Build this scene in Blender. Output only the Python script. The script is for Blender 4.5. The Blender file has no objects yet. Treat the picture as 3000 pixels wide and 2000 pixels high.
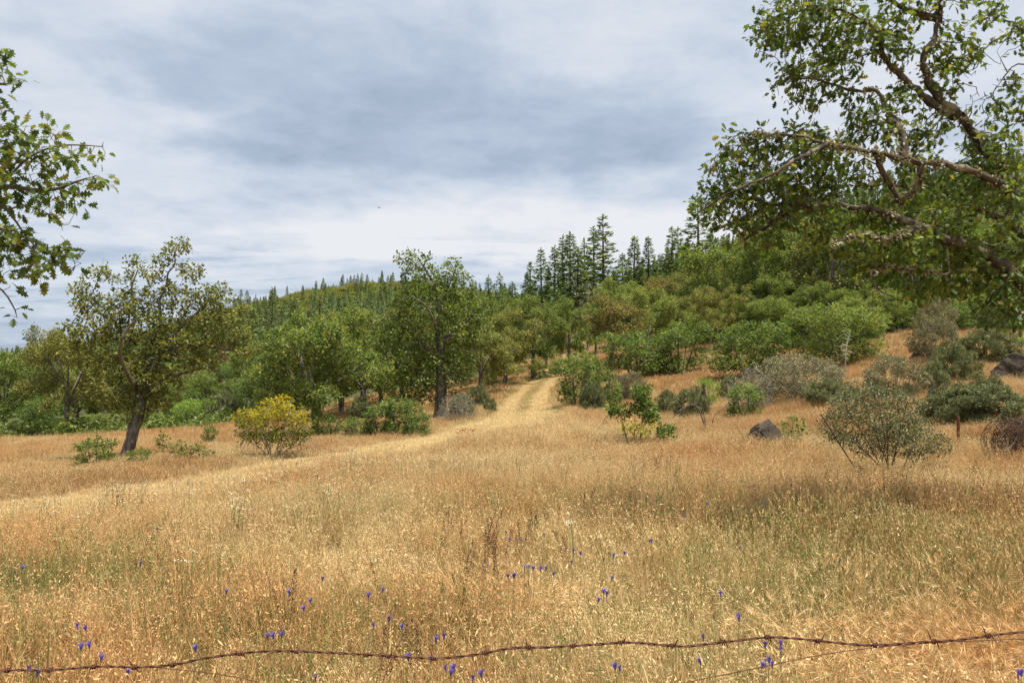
import bpy, bmesh, math, random
import numpy as np
from mathutils import Vector, noise as mnoise

random.seed(4)
C = bpy.context
SC = C.scene
COL = SC.collection

# ------------------------------------------------------------------ camera
F = 2167.0                     # focal length in pixels of the 3000 px wide photograph
EYE = 1.6
PITCH = math.atan(80 / F)
cam_d = bpy.data.cameras.new("camera")
cam_d.sensor_width = 36
cam_d.lens = 36 * F / 3000
cam_d.clip_start = 0.05
cam_d.clip_end = 20000
cam = bpy.data.objects.new("camera", cam_d)
COL.objects.link(cam)
cam.location = (0, 0, EYE)
cam.rotation_euler = (math.pi / 2 + PITCH, 0, 0)
SC.camera = cam

# ------------------------------------------------------------------ exposure / render settings
SC.view_settings.view_transform = 'Standard'
SC.view_settings.look = 'None'
SC.view_settings.exposure = 0.85
SC.view_settings.gamma = 1.0
SC.view_settings.use_curve_mapping = False
SC.render.engine = 'CYCLES'
SC.cycles.max_bounces = 5
SC.cycles.diffuse_bounces = 4
SC.cycles.glossy_bounces = 2
SC.cycles.transmission_bounces = 3
SC.cycles.caustics_reflective = False
SC.cycles.caustics_refractive = False
SC.cycles.sample_clamp_indirect = 4.0

# ------------------------------------------------------------------ sun
SUN_DIR = Vector((0.30, -0.16, 0.93)).normalized()
SUN_EL = math.asin(SUN_DIR.z)
SUN_ROT = math.atan2(SUN_DIR.x, SUN_DIR.y)
sd = bpy.data.lights.new("sun", 'SUN')
sd.energy = 4.2
sd.angle = math.radians(4.5)
sd.color = (1.0, 0.95, 0.86)
so = bpy.data.objects.new("sun", sd)
COL.objects.link(so)
so.location = (20, -20, 60)
so.rotation_euler = SUN_DIR.to_track_quat('Z', 'Y').to_euler()

# ------------------------------------------------------------------ sky
W = bpy.data.worlds.new("World")
SC.world = W
W.use_nodes = True


class NT:
    """small helper to write node trees"""
    def __init__(self, tree):
        self.t = tree

    def n(self, typ, **kw):
        nd = self.t.nodes.new(typ)
        for k, v in kw.items():
            setattr(nd, k, v)
        return nd

    def l(self, a, b):
        self.t.links.new(a, b)

    def put(self, sock, v):
        if isinstance(v, bpy.types.NodeSocket):
            self.l(v, sock)
        else:
            sock.default_value = v

    def m(self, op, a, b=None, c=None, clamp=False):
        nd = self.n('ShaderNodeMath', operation=op, use_clamp=clamp)
        for i, v in enumerate((a, b, c)):
            if v is not None:
                self.put(nd.inputs[i], v)
        return nd.outputs[0]

    def mix(self, f, a, b, blend='MIX'):
        nd = self.n('ShaderNodeMix', data_type='RGBA', blend_type=blend)
        self.put(nd.inputs[0], f)
        self.put(nd.inputs[6], a)
        self.put(nd.inputs[7], b)
        return nd.outputs[2]

    def noise(self, vec, scale, detail=3, rough=0.55, dist=0.0, out=0):
        nd = self.n('ShaderNodeTexNoise')
        if vec is not None:
            self.l(vec, nd.inputs['Vector'])
        nd.inputs['Scale'].default_value = scale
        nd.inputs['Detail'].default_value = detail
        nd.inputs['Roughness'].default_value = rough
        nd.inputs['Distortion'].default_value = dist
        return nd.outputs[out]

    def ss(self, x, lo, hi):
        nd = self.n('ShaderNodeMapRange', interpolation_type='SMOOTHSTEP')
        self.put(nd.inputs[0], x)
        nd.inputs[1].default_value = lo
        nd.inputs[2].default_value = hi
        nd.inputs[3].default_value = 0
        nd.inputs[4].default_value = 1
        return nd.outputs[0]

    def ramp(self, f, stops):
        nd = self.n('ShaderNodeValToRGB')
        cr = nd.color_ramp
        while len(cr.elements) < len(stops):
            cr.elements.new(0.5)
        for e, (p, c) in zip(cr.elements, stops):
            e.position = p
            e.color = (*c[:3], 1)
        self.put(nd.inputs[0], f)
        return nd.outputs[0]


def sky_world():
    t = NT(W.node_tree)
    W.node_tree.nodes.clear()
    out = t.n('ShaderNodeOutputWorld')
    bg = t.n('ShaderNodeBackground')
    bg.inputs[1].default_value = 0.1
    t.l(bg.outputs[0], out.inputs[0])
    sky = t.n('ShaderNodeTexSky', sky_type='NISHITA', sun_disc=False)
    sky.sun_elevation = SUN_EL
    sky.sun_rotation = SUN_ROT
    tc = t.n('ShaderNodeTexCoord')
    sep = t.n('ShaderNodeSeparateXYZ')
    t.l(tc.outputs['Generated'], sep.inputs[0])
    x, y, z = sep.outputs
    zz = t.m('ADD', t.m('MAXIMUM', z, 0.0), 0.12)
    px = t.m('DIVIDE', x, zz)
    py = t.m('DIVIDE', y, zz)           # the cloud deck seen as a flat layer overhead
    cv = t.n('ShaderNodeCombineXYZ')
    t.l(px, cv.inputs[0]); t.l(py, cv.inputs[1])
    P = cv.outputs[0]
    # ragged warp
    w1 = t.m('MULTIPLY', t.m('SUBTRACT', t.noise(P, 1.6, 5, 0.6), 0.5), 0.95)
    off = t.n('ShaderNodeVectorMath', operation='ADD')
    off.inputs[1].default_value = (7.3, 2.1, 4.4)
    t.l(P, off.inputs[0])
    w2 = t.m('MULTIPLY', t.m('SUBTRACT', t.noise(off.outputs[0], 1.6, 5, 0.6), 0.5), 0.5)
    qx = t.m('ADD', px, w1)
    qy = t.m('ADD', py, w2)

    def blob(cx, cy, rx, ry, lo=1.0, hi=0.2):
        dx = t.m('DIVIDE', t.m('SUBTRACT', qx, cx), rx)
        dy = t.m('DIVIDE', t.m('SUBTRACT', qy, cy), ry)
        r = t.m('SQRT', t.m('ADD', t.m('MULTIPLY', dx, dx), t.m('MULTIPLY', dy, dy)))
        return t.ss(r, lo, hi)

    big = t.noise(P, 0.75, 3, 0.5)
    mid = t.noise(P, 1.7, 6, 0.56, 0.2)
    fine = t.noise(P, 5.5, 7, 0.65, 0.35)
    v = t.m('MULTIPLY_ADD', t.m('SUBTRACT', big, 0.5), 0.9, 0.62)
    v = t.m('MULTIPLY_ADD', t.m('SUBTRACT', mid, 0.5), 0.85, v)
    v = t.m('MULTIPLY_ADD', t.m('SUBTRACT', fine, 0.5), 0.70, v)
    # heavy grey mass ahead, clearer band below it
    v = t.m('MULTIPLY_ADD', blob(-0.15, 2.28, 0.95, 0.46, 1.0, 0.45), -0.46, v)
    v = t.m('MULTIPLY_ADD', blob(-0.55, 1.8, 0.9, 0.35, 1.0, 0.2), -0.30, v)
    v = t.m('MULTIPLY_ADD', blob(0.2, 3.3, 2.0, 0.62, 1.0, 0.45), 0.50, v)
    v = t.m('MULTIPLY_ADD', blob(1.25, 2.1, 0.7, 0.8, 1.0, 0.1), 0.22, v)
    v = t.m('MULTIPLY_ADD', blob(-1.35, 2.0, 0.6, 0.9, 1.0, 0.1), 0.22, v)
    # thin stretched streaks low over the hills
    st = t.n('ShaderNodeVectorMath', operation='MULTIPLY')
    st.inputs[1].default_value = (0.42, 1.5, 1)
    t.l(P, st.inputs[0])
    streak = t.ss(t.noise(st.outputs[0], 1.9, 6, 0.62, 0.5), 0.47, 0.66)
    low = t.ss(py, 2.9, 3.6)
    v = t.m('SUBTRACT', v, t.m('MULTIPLY', t.m('MULTIPLY', streak, low), 0.38))
    v = t.m('MULTIPLY_ADD', t.ss(py, 3.9, 5.6), -0.26, v)
    cloud = t.ramp(v, [(0.0, (2.05, 2.50, 3.20)), (0.35, (2.75, 3.22, 3.92)), (0.62, (3.6, 3.95, 4.48)), (0.85, (4.25, 4.42, 4.74)), (1.0, (4.65, 4.72, 4.92))])
    col = t.mix(0.96, sky.outputs[0], cloud)
    t.l(col, bg.inputs[0])


sky_world()

# ------------------------------------------------------------------ pixel -> place
cp, sp = math.cos(PITCH), math.sin(PITCH)


def P(px, py, Y):
    """point of the line of sight of a photo pixel at distance Y ahead"""
    cx, cy = (px - 1500) / F, (1000 - py) / F
    dy, dz = cp - cy * sp, sp + cy * cp
    k = Y / dy
    return np.array([cx * k, Y, EYE + dz * k])


def P_row(Y, z):
    """photo row at which height z shows at distance Y"""
    lo, hi = -4000, 4000
    for _ in range(40):
        m = (lo + hi) / 2
        if P(1500, m, Y)[2] > z: lo = m
        else: hi = m
    return (lo + hi) / 2


# ------------------------------------------------------------------ terrain
T_PX = [-500, 0, 375, 750, 1125, 1500, 1875, 2250, 2625, 3000, 3500]
T_Y = [4, 8, 13, 20, 28, 36, 45, 60, 85, 120, 180, 280, 450, 700, 900, 1500]
T_ROW = {
    0: [1947, 1590, 1470, 1392, 1335, 1300, 1278, 1268, 1255, 1240, 1205, 1155, 1110, 1062, 1080, 1090],
    375: [1947, 1580, 1455, 1372, 1318, 1284, 1264, 1257, 1245, 1222, 1185, 1128, 1060, 995, 1030, 1090],
    750: [1947, 1555, 1425, 1350, 1300, 1265, 1240, 1228, 1217, 1196, 1152, 1092, 990, 888, 930, 1090],
    1125: [1947, 1540, 1400, 1325, 1280, 1250, 1212, 1170, 1145, 1122, 1090, 1020, 930, 820, 870, 1090],
    1500: [1947, 1525, 1370, 1290, 1232, 1197, 1165, 1125, 1085, 1062, 1030, 1000, 950, 880, 920, 1090],
    1875: [1947, 1520, 1365, 1288, 1220, 1178, 1130, 1072, 1012, 960, 900, 850, 870, 950, 1000, 1090],
    2250: [1947, 1518, 1355, 1265, 1185, 1140, 1090, 1030, 962, 895, 815, 740, 760, 860, 950, 1090],
    2625: [1947, 1515, 1360, 1230, 1122, 1055, 1005, 955, 890, 830, 755, 650, 670, 800, 900, 1090],
    3000: [1947, 1512, 1352, 1200, 1098, 1035, 990, 935, 865, 800, 720, 600, 620, 760, 900, 1090],
}
T_ROW[-500] = T_ROW[0]
T_ROW[3500] = T_ROW[3000]
NU, NV = 201, 260
LU = np.linspace(-500, 3500, NU)
LV = np.linspace(math.log(2.0), math.log(6000.0), NV)


def build_table():
    Z = np.zeros((len(T_PX), len(T_Y)))
    for i, p in enumerate(T_PX):
        for j, Y in enumerate(T_Y):
            Z[i, j] = P(p, T_ROW[p][j], Y)[2]
    lv = [math.log(1.0), math.log(3)] + [math.log(Y) for Y in T_Y] + [math.log(6000.0)]
    Z = np.hstack([np.zeros((len(T_PX), 2)), Z, np.full((len(T_PX), 1), -10.0)])
    A = np.array([np.interp(LV, lv, Z[i]) for i in range(len(T_PX))])
    B = np.array([np.interp(LU, T_PX, A[:, j]) for j in range(NV)]).T
    k = np.exp(-0.5 * (np.arange(-9, 10) / 4.0) ** 2); k /= k.sum()
    k2 = np.exp(-0.5 * (np.arange(-12, 13) / 5.0) ** 2); k2 /= k2.sum()
    B = np.array([np.convolve(np.pad(r, 9, 'edge'), k, 'valid') for r in B])
    B = np.array([np.convolve(np.pad(r, 12, 'edge'), k2, 'valid') for r in B.T]).T
    return B


TAB = build_table()
_rs = np.random.default_rng(11)
_WK = [(a, b, c) for a, b, c in zip(_rs.uniform(0, 6.28, 40), _rs.uniform(0, 6.28, 40), _rs.uniform(0.7, 1.4, 40))]


def wob(x, y, wl, o=0, n=7):
    """smooth pseudo random field in about -1..1 with the given wavelength"""
    s = 0
    for a, b, c in _WK[o:o + n]:
        q = 6.283 / wl * c
        s = s + np.sin(q * (x * math.cos(a) + y * math.sin(a)) + b)
    return s / (n ** 0.5) / 1.1


def sstep(x, a, b):
    t = np.clip((x - a) / (b - a), 0, 1)
    return t * t * (3 - 2 * t)


def ground(x, y):
    x = np.asarray(x, float); y = np.asarray(y, float)
    r = np.sqrt(x * x + y * y)
    th = np.arctan2(x, y)
    tm = math.atan(2000 / F)
    thc = np.clip(th, -tm, tm)
    Y = np.maximum(r * np.cos(thc), 1e-3)
    px = 1500 + F * np.tan(thc)
    i = np.clip((px + 500) / 4000 * (NU - 1), 0, NU - 1.001)
    j = np.clip((np.log(Y) - LV[0]) / (LV[-1] - LV[0]) * (NV - 1), 0, NV - 1.001)
    i0 = i.astype(int); j0 = j.astype(int); fi = i - i0; fj = j - j0
    z = (TAB[i0, j0] * (1 - fi) * (1 - fj) + TAB[i0 + 1, j0] * fi * (1 - fj) + TAB[i0, j0 + 1] * (1 - fi) * fj + TAB[i0 + 1, j0 + 1] * fi * fj)
    z = z - 0.20 * sstep(Y, 6, 15)
    z = z + 0.05 * wob(x, y, 5.0, 3) * sstep(Y, 4, 10) + sstep(Y, 60, 250) * 1.2 * wob(x, y, 70.0, 9)
    front = sstep(np.cos(th), -0.2, 0.35)
    return z * front


def gz(x, y):
    return float(ground(np.array([x]), np.array([y]))[0])


def spot(px, Y):
    x = (px - 1500) / F * Y
    return np.array([x, Y, gz(x, Y)])


# ------------------------------------------------------------------ mesh helpers
def mk_mesh(name, V, faces, mats, fmat=None, smooth=False, attrs=None):
    """faces: list of (n,3)/(n,4) int arrays"""
    V = np.asarray(V, np.float32).reshape(-1, 3)
    me = bpy.data.meshes.new(name)
    me.vertices.add(len(V))
    me.vertices.foreach_set('co', V.ravel())
    faces = [np.asarray(f, np.int32) for f in faces if len(f)]
    loops = np.concatenate([f.ravel() for f in faces]) if faces else np.zeros(0, np.int32)
    sizes = np.concatenate([np.full(len(f), f.shape[1], np.int32) for f in faces]) if faces else np.zeros(0, np.int32)
    starts = np.concatenate([[0], np.cumsum(sizes)[:-1]]).astype(np.int32) if len(sizes) else sizes
    me.loops.add(len(loops))
    me.loops.foreach_set('vertex_index', loops)
    me.polygons.add(len(sizes))
    me.polygons.foreach_set('loop_start', starts)
    for m in mats:
        me.materials.append(m)
    if fmat is not None:
        me.polygons.foreach_set('material_index', np.concatenate([np.asarray(q, np.int32) for q in fmat if len(q)]))
    me.update(calc_edges=True)
    me.polygons.foreach_set('use_smooth', np.full(len(sizes), bool(smooth)))
    for k, a in (attrs or {}).items():
        a = np.asarray(a, np.float32)
        if a.ndim == 1:
            me.attributes.new(k, 'FLOAT', 'POINT').data.foreach_set('value', a)
        else:
            me.attributes.new(k, 'FLOAT_VECTOR', 'POINT').data.foreach_set('vector', a.ravel())
    me.validate()
    return me


def ob(name, data, parent=None, loc=(0, 0, 0), link=True):
    o = bpy.data.objects.new(name, data)
    if link:
        COL.objects.link(o)
    if parent is not None:
        o.parent = parent
    o.location = loc
    return o


def tag(o, label=None, cat=None, group=None, kind=None):
    if label: o['label'] = label
    if cat: o['category'] = cat
    if group: o['group'] = group
    if kind: o['kind'] = kind
    return o


def children_of(o):
    return KIDS.get(o.name, [])


KIDS = {}


def part(name, data, parent):
    o = ob(name, data, parent)
    KIDS.setdefault(parent.name, []).append(o)
    return o


def copy_tree(o, loc, rz=0.0, scl=(1, 1, 1)):
    c = o.copy()
    COL.objects.link(c)
    for k in ('label', 'category', 'group'):
        if k in c: del c[k]
    c.location = loc
    c.rotation_euler = (0, 0, rz)
    c.scale = scl
    for ch in children_of(o):
        d = ch.copy(); COL.objects.link(d); d.parent = c
    return c


class Acc:
    """collects verts/faces"""
    def __init__(s):
        s.v = []; s.f = []; s.m = []; s.n = 0; s.a = []

    def add(s, V, faces, m=0, a=None):
        V = np.asarray(V, float).reshape(-1, 3)
        for f in faces:
            f = np.asarray(f, int)
            if len(f):
                s.f.append(f + s.n); s.m.append(np.full(len(f), m))
        s.v.append(V); s.n += len(V)
        s.a.append(np.zeros(len(V)) if a is None else np.broadcast_to(a, (len(V),)))

    def mesh(s, name, mats, smooth=False, base=(0, 0, 0), tone=False):
        V = np.concatenate(s.v) - np.asarray(base)
        return mk_mesh(name, V, s.f, mats, s.m, smooth, {'tone': np.concatenate(s.a)} if tone else None)


def tube(pts, rad, k=6, cap=True, jit=0.0, rng=None):
    pts = np.asarray(pts, float)
    n = len(pts)
    rad = np.broadcast_to(rad, (n,)).astype(float)
    d = np.gradient(pts, axis=0)
    d /= np.linalg.norm(d, axis=1)[:, None] + 1e-12
    u = np.cross(d[0], [0.3, 0.2, 0.93]); u /= np.linalg.norm(u) + 1e-9
    V = np.zeros((n, k, 3))
    an = np.arange(k) * 2 * np.pi / k
    for i in range(n):
        u = u - d[i] * np.dot(u, d[i]); u /= np.linalg.norm(u) + 1e-9
        w = np.cross(d[i], u)
        r = rad[i]
        rr = r * (1 + (rng.normal(0, jit, k) if rng is not None and jit else 0))
        V[i] = pts[i] + (np.cos(an) * rr)[:, None] * u + (np.sin(an) * rr)[:, None] * w
    idx = np.arange(n * k).reshape(n, k)
    a = idx[:-1]; b = idx[1:]
    q = np.stack([a, np.roll(a, -1, 1), np.roll(b, -1, 1), b], -1).reshape(-1, 4)
    return V.reshape(-1, 3), [q]


# ------------------------------------------------------------------ materials
def new_mat(name):
    m = bpy.data.materials.new(name)
    m.use_nodes = True
    m.node_tree.nodes.clear()
    t = NT(m.node_tree)
    out = t.n('ShaderNodeOutputMaterial')
    return m, t, out


def leaf_mat(name, stops, trans=0.42, rough=0.5, spec=0.35, hue=0.0, scat=None):
    m, t, out = new_mat(name)
    at = t.n('ShaderNodeAttribute', attribute_name='tone')
    oi = t.n('ShaderNodeObjectInfo')
    f = t.m('MULTIPLY_ADD', t.m('SUBTRACT', oi.outputs['Random'], 0.5), hue, at.outputs['Fac'], clamp=True)
    col = t.ramp(f, stops)
    b = t.n('ShaderNodeBsdfPrincipled')
    b.inputs['Roughness'].default_value = rough
    b.inputs['Specular IOR Level'].default_value = spec
    t.l(col, b.inputs['Base Color'])
    tr = t.n('ShaderNodeBsdfTranslucent')
    tc = t.mix(1.0, col, (1.25, 1.2, 0.6, 1), 'MULTIPLY')
    t.l(tc, tr.inputs[0])
    mx = t.n('ShaderNodeMixShader')
    mx.inputs[0].default_value = trans
    t.l(b.outputs[0], mx.inputs[1]); t.l(tr.outputs[0], mx.inputs[2])
    t.l(mx.outputs[0], out.inputs[0])
    return m


def bark_mat(name, c1, c2, c3, scale=9.0, lich=0.6, bump=0.5):
    m, t, out = new_mat(name)
    tc = t.n('ShaderNodeTexCoord')
    st = t.n('ShaderNodeVectorMath', operation='MULTIPLY')
    st.inputs[1].default_value = (1, 1, 0.35)
    t.l(tc.outputs['Object'], st.inputs[0])
    n1 = t.noise(st.outputs[0], scale, 5, 0.65, 0.4)
    n2 = t.noise(tc.outputs['Object'], scale * 0.35, 3, 0.6)
    n3 = t.noise(st.outputs[0], scale * 4, 3, 0.6)
    col = t.ramp(n1, [(0.32, c1), (0.62, c2)])
    col = t.mix(t.m('MULTIPLY', t.ss(n2, 0.52, 0.66), lich), col, (*c3, 1))
    b = t.n('ShaderNodeBsdfPrincipled')
    b.inputs['Roughness'].default_value = 0.9
    b.inputs['Specular IOR Level'].default_value = 0.15
    t.l(col, b.inputs['Base Color'])
    bp = t.n('ShaderNodeBump')
    bp.inputs['Strength'].default_value = bump
    bp.inputs['Distance'].default_value = 0.03
    t.l(t.m('ADD', n1, t.m('MULTIPLY', n3, 0.5)), bp.inputs['Height'])
    t.l(bp.outputs[0], b.inputs['Normal'])
    t.l(b.outputs[0], out.inputs[0])
    return m


def grass_mat(name, mul=(1, 1, 1), trans=0.3, spec=0.3, rough=0.45):
    m, t, out = new_mat(name)
    at = t.n('ShaderNodeAttribute', attribute_name='tint')
    at.attribute_type = 'INSTANCER'
    tn = t.n('ShaderNodeAttribute', attribute_name='tone')
    col = t.mix(1.0, at.outputs['Vector'], (*mul, 1), 'MULTIPLY')
    k = t.m('MULTIPLY_ADD', tn.outputs['Fac'], 0.65, 0.70)
    hs = t.n('ShaderNodeHueSaturation')
    t.l(col, hs.inputs['Color']); t.l(k, hs.inputs['Value'])
    b = t.n('ShaderNodeBsdfPrincipled')
    b.inputs['Roughness'].default_value = rough
    b.inputs['Specular IOR Level'].default_value = spec
    t.l(hs.outputs[0], b.inputs['Base Color'])
    tr = t.n('ShaderNodeBsdfTranslucent')
    t.l(hs.outputs[0], tr.inputs[0])
    mx = t.n('ShaderNodeMixShader')
    mx.inputs[0].default_value = trans
    t.l(b.outputs[0], mx.inputs[1]); t.l(tr.outputs[0], mx.inputs[2])
    t.l(mx.outputs[0], out.inputs[0])
    return m


def noise_mat(name, stops, scale, rough=0.9, bump=0.4, spec=0.2, metal=0.0, scale2=None, dist=0.02, coord='Object'):
    m, t, out = new_mat(name)
    tc = t.n('ShaderNodeTexCoord')
    n1 = t.noise(tc.outputs[coord], scale, 6, 0.62, 0.3)
    n2 = t.noise(tc.outputs[coord], scale2 or scale * 5, 4, 0.6)
    f = t.m('ADD', t.m('MULTIPLY', n1, 0.7), t.m('MULTIPLY', n2, 0.3))
    col = t.ramp(f, stops)
    b = t.n('ShaderNodeBsdfPrincipled')
    b.inputs['Roughness'].default_value = rough
    b.inputs['Specular IOR Level'].default_value = spec
    b.inputs['Metallic'].default_value = metal
    t.l(col, b.inputs['Base Color'])
    bp = t.n('ShaderNodeBump')
    bp.inputs['Strength'].default_value = bump
    bp.inputs['Distance'].default_value = dist
    t.l(f, bp.inputs['Height'])
    t.l(bp.outputs[0], b.inputs['Normal'])
    t.l(b.outputs[0], out.inputs[0])
    return m


M = {}
M['oak'] = leaf_mat('oak leaves', [(0.0, (0.065, 0.107, 0.019)), (0.45, (0.146, 0.211, 0.040)), (0.8, (0.260, 0.319, 0.072)), (1.0, (0.390, 0.377, 0.104))], hue=0.15)
M['oak_olive'] = leaf_mat('olive oak leaves', [(0.0, (0.077, 0.100, 0.022)), (0.45, (0.177, 0.205, 0.045)), (0.8, (0.301, 0.297, 0.077)), (1.0, (0.36, 0.32, 0.10))], hue=0.15)
M['oak_brown'] = leaf_mat('browning oak leaves', [(0.0, (0.088, 0.094, 0.025)), (0.45, (0.194, 0.188, 0.050)), (0.8, (0.319, 0.269, 0.075)), (1.0, (0.463, 0.312, 0.100))], hue=0.15)
M['oak_near'] = leaf_mat('near oak leaves', [(0.0, (0.036, 0.066, 0.012)), (0.45, (0.092, 0.145, 0.022)), (0.8, (0.185, 0.235, 0.042)), (1.0, (0.30, 0.28, 0.07))], trans=0.42)
M['green'] = leaf_mat('fresh green leaves', [(0.0, (0.046, 0.085, 0.016)), (0.45, (0.115, 0.185, 0.032)), (0.8, (0.21, 0.29, 0.06)), (1.0, (0.32, 0.38, 0.10))], hue=0.15)
M['lime'] = leaf_mat('lime green leaves', [(0.0, (0.086, 0.159, 0.022)), (0.45, (0.187, 0.309, 0.036)), (0.8, (0.302, 0.431, 0.057)), (1.0, (0.431, 0.546, 0.101))], hue=0.1)
M['buck'] = leaf_mat('grey green leaves', [(0.0, (0.060, 0.078, 0.030)), (0.45, (0.135, 0.160, 0.062)), (0.8, (0.25, 0.265, 0.115)), (1.0, (0.36, 0.34, 0.16))], trans=0.25, hue=0.15)
M['greyleaf'] = leaf_mat('dry grey olive leaves', [(0.0, (0.108, 0.101, 0.057)), (0.45, (0.216, 0.202, 0.101)), (0.8, (0.341, 0.310, 0.145)), (1.0, (0.455, 0.405, 0.216))], trans=0.2, hue=0.1)
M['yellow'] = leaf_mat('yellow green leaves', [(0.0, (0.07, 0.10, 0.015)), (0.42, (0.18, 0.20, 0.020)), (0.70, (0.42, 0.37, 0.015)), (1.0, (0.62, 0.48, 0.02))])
M['conifer'] = leaf_mat('conifer needles', [(0.0, (0.085, 0.130, 0.052)), (0.5, (0.180, 0.255, 0.095)), (1.0, (0.32, 0.37, 0.14))], trans=0.28, hue=0.3)
M['conifer_olive'] = leaf_mat('yellowish conifer needles', [(0.0, (0.083, 0.108, 0.033)), (0.5, (0.167, 0.200, 0.059)), (1.0, (0.283, 0.283, 0.083))], trans=0.15, hue=0.2)
M['dead_needles'] = leaf_mat('dead orange needles', [(0.0, (0.154, 0.077, 0.033)), (0.5, (0.275, 0.132, 0.055)), (1.0, (0.396, 0.209, 0.099))], trans=0.15)
M['herb'] = leaf_mat('green herbs', [(0.0, (0.075, 0.105, 0.022)), (0.5, (0.150, 0.195, 0.045)), (1.0, (0.25, 0.29, 0.09))], hue=0.3)
M['bark'] = bark_mat('oak bark', (0.05, 0.041, 0.033), (0.20, 0.172, 0.14), (0.36, 0.34, 0.27))
M['bark_moss'] = bark_mat('mossy oak bark', (0.022, 0.016, 0.012), (0.13, 0.10, 0.075), (0.32, 0.30, 0.19), scale=11, lich=0.8, bump=1.0)
M['bark_con'] = bark_mat('conifer bark', (0.05, 0.035, 0.025), (0.13, 0.09, 0.06), (0.2, 0.17, 0.12))
M['twig'] = bark_mat('dry twigs', (0.11, 0.095, 0.08), (0.27, 0.24, 0.20), (0.36, 0.33, 0.28))
M['twig_dark'] = bark_mat('dark twigs', (0.06, 0.048, 0.038), (0.15, 0.12, 0.095), (0.24, 0.2, 0.16))
M['snag'] = bark_mat('bleached dead wood', (0.22, 0.21, 0.19), (0.45, 0.43, 0.40), (0.58, 0.56, 0.52))
M['lichen'] = leaf_mat('pale lichen', [(0.0, (0.170, 0.150, 0.070)), (0.5, (0.290, 0.270, 0.140)), (1.0, (0.420, 0.400, 0.250))], trans=0.15)
M['rock'] = noise_mat('basalt boulder', [(0.25, (0.016, 0.012, 0.009)), (0.47, (0.050, 0.040, 0.030)), (0.60, (0.095, 0.078, 0.060)), (0.70, (0.30, 0.27, 0.20))], 3.0, spec=0.08, bump=0.9, scale2=18, dist=0.06)
M['rust'] = noise_mat('rusty iron', [(0.3, (0.035, 0.016, 0.010)), (0.52, (0.105, 0.042, 0.023)), (0.75, (0.19, 0.095, 0.055))], 120, rough=0.8, bump=0.3, spec=0.3, dist=0.001)
M['rust_post'] = noise_mat('rusty post iron', [(0.3, (0.06, 0.022, 0.012)), (0.55, (0.16, 0.055, 0.028)), (0.8, (0.27, 0.12, 0.06))], 20, rough=0.85, bump=0.3, dist=0.003)
M['coil'] = noise_mat('old brown wire', [(0.3, (0.03, 0.016, 0.011)), (0.55, (0.085, 0.045, 0.030)), (0.8, (0.15, 0.085, 0.055))], 20, rough=0.85, bump=0.3, dist=0.003)
M['dark_iron'] = noise_mat('dark iron', [(0.3, (0.02, 0.016, 0.014)), (0.7, (0.08, 0.06, 0.05))], 20, rough=0.8, bump=0.2, dist=0.003)
M['old_wood'] = bark_mat('weathered fence wood', (0.12, 0.11, 0.10), (0.30, 0.28, 0.25), (0.38, 0.36, 0.32))
M['grass'] = grass_mat('dry grass')
M['seed'] = grass_mat('grass seed heads', (1.06, 1.07, 1.10), trans=0.25)


def flat_mat(name, c, rough=0.6, trans=0.0):
    m, t, out = new_mat(name)
    b = t.n('ShaderNodeBsdfPrincipled')
    oi = t.n('ShaderNodeObjectInfo')
    tc = t.n('ShaderNodeTexCoord')
    k = t.m('MULTIPLY_ADD', t.noise(tc.outputs['Object'], 60, 2), 0.5, t.m('MULTIPLY_ADD', oi.outputs['Random'], 0.25, 0.63))
    hs = t.n('ShaderNodeHueSaturation')
    hs.inputs['Color'].default_value = (*c, 1)
    t.l(k, hs.inputs['Value'])
    t.l(hs.outputs[0], b.inputs['Base Color'])
    b.inputs['Roughness'].default_value = rough
    if trans:
        tr = t.n('ShaderNodeBsdfTranslucent')
        t.l(hs.outputs[0], tr.inputs[0])
        mx = t.n('ShaderNodeMixShader'); mx.inputs[0].default_value = trans
        t.l(b.outputs[0], mx.inputs[1]); t.l(tr.outputs[0], mx.inputs[2])
        t.l(mx.outputs[0], out.inputs[0])
    else:
        t.l(b.outputs[0], out.inputs[0])
    return m


M['petal'] = flat_mat('violet petals', (0.13, 0.095, 0.36), trans=0.3)
M['stem'] = flat_mat('green stem', (0.13, 0.16, 0.05))
M['white_petal'] = flat_mat('creamy petals', (0.80, 0.78, 0.60), trans=0.2)
M['dock'] = flat_mat('rust brown seed spikes', (0.19, 0.095, 0.042))
M['feather'] = flat_mat('bird feathers', (0.03, 0.03, 0.035))
M['dryleaf'] = flat_mat('orange dry leaves', (0.34, 0.15, 0.06))

# ------------------------------------------------------------------ field layout
TRACK = [(-250, 12.2), (0, 12.9), (300, 14.2), (600, 16.3), (850, 18.8), (1050, 21.6), (1250, 24.8), (1400, 27.6), (1492, 31.0), (1532, 35.5), (1540, 41.0), (1552, 47), (1580, 56), (1614, 67), (1648, 82), (1690, 100), (1722, 115), (1745, 130)]


def catmull(pts, n=12):
    pts = np.asarray(pts, float)
    q = np.vstack([2 * pts[0] - pts[1], pts, 2 * pts[-1] - pts[-2]])
    out = []
    for i in range(1, len(q) - 2):
        for t in np.linspace(0, 1, n, endpoint=False):
            a, b, c, d = q[i - 1], q[i], q[i + 1], q[i + 2]
            out.append(0.5 * ((2 * b) + (-a + c) * t + (2 * a - 5 * b + 4 * c - d) * t * t + (-a + 3 * b - 3 * c + d) * t ** 3))
    out.append(pts[-1])
    return np.array(out)


_tk = catmull([[(p - 1500) / F * Y, Y] for p, Y in TRACK], 14)
_td = np.gradient(_tk, axis=0); _td /= np.linalg.norm(_td, axis=1)[:, None]
_tn = np.stack([_td[:, 1], -_td[:, 0]], 1)
RUTS = [_tk + _tn * o for o in (-0.82, 0.82)]


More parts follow.
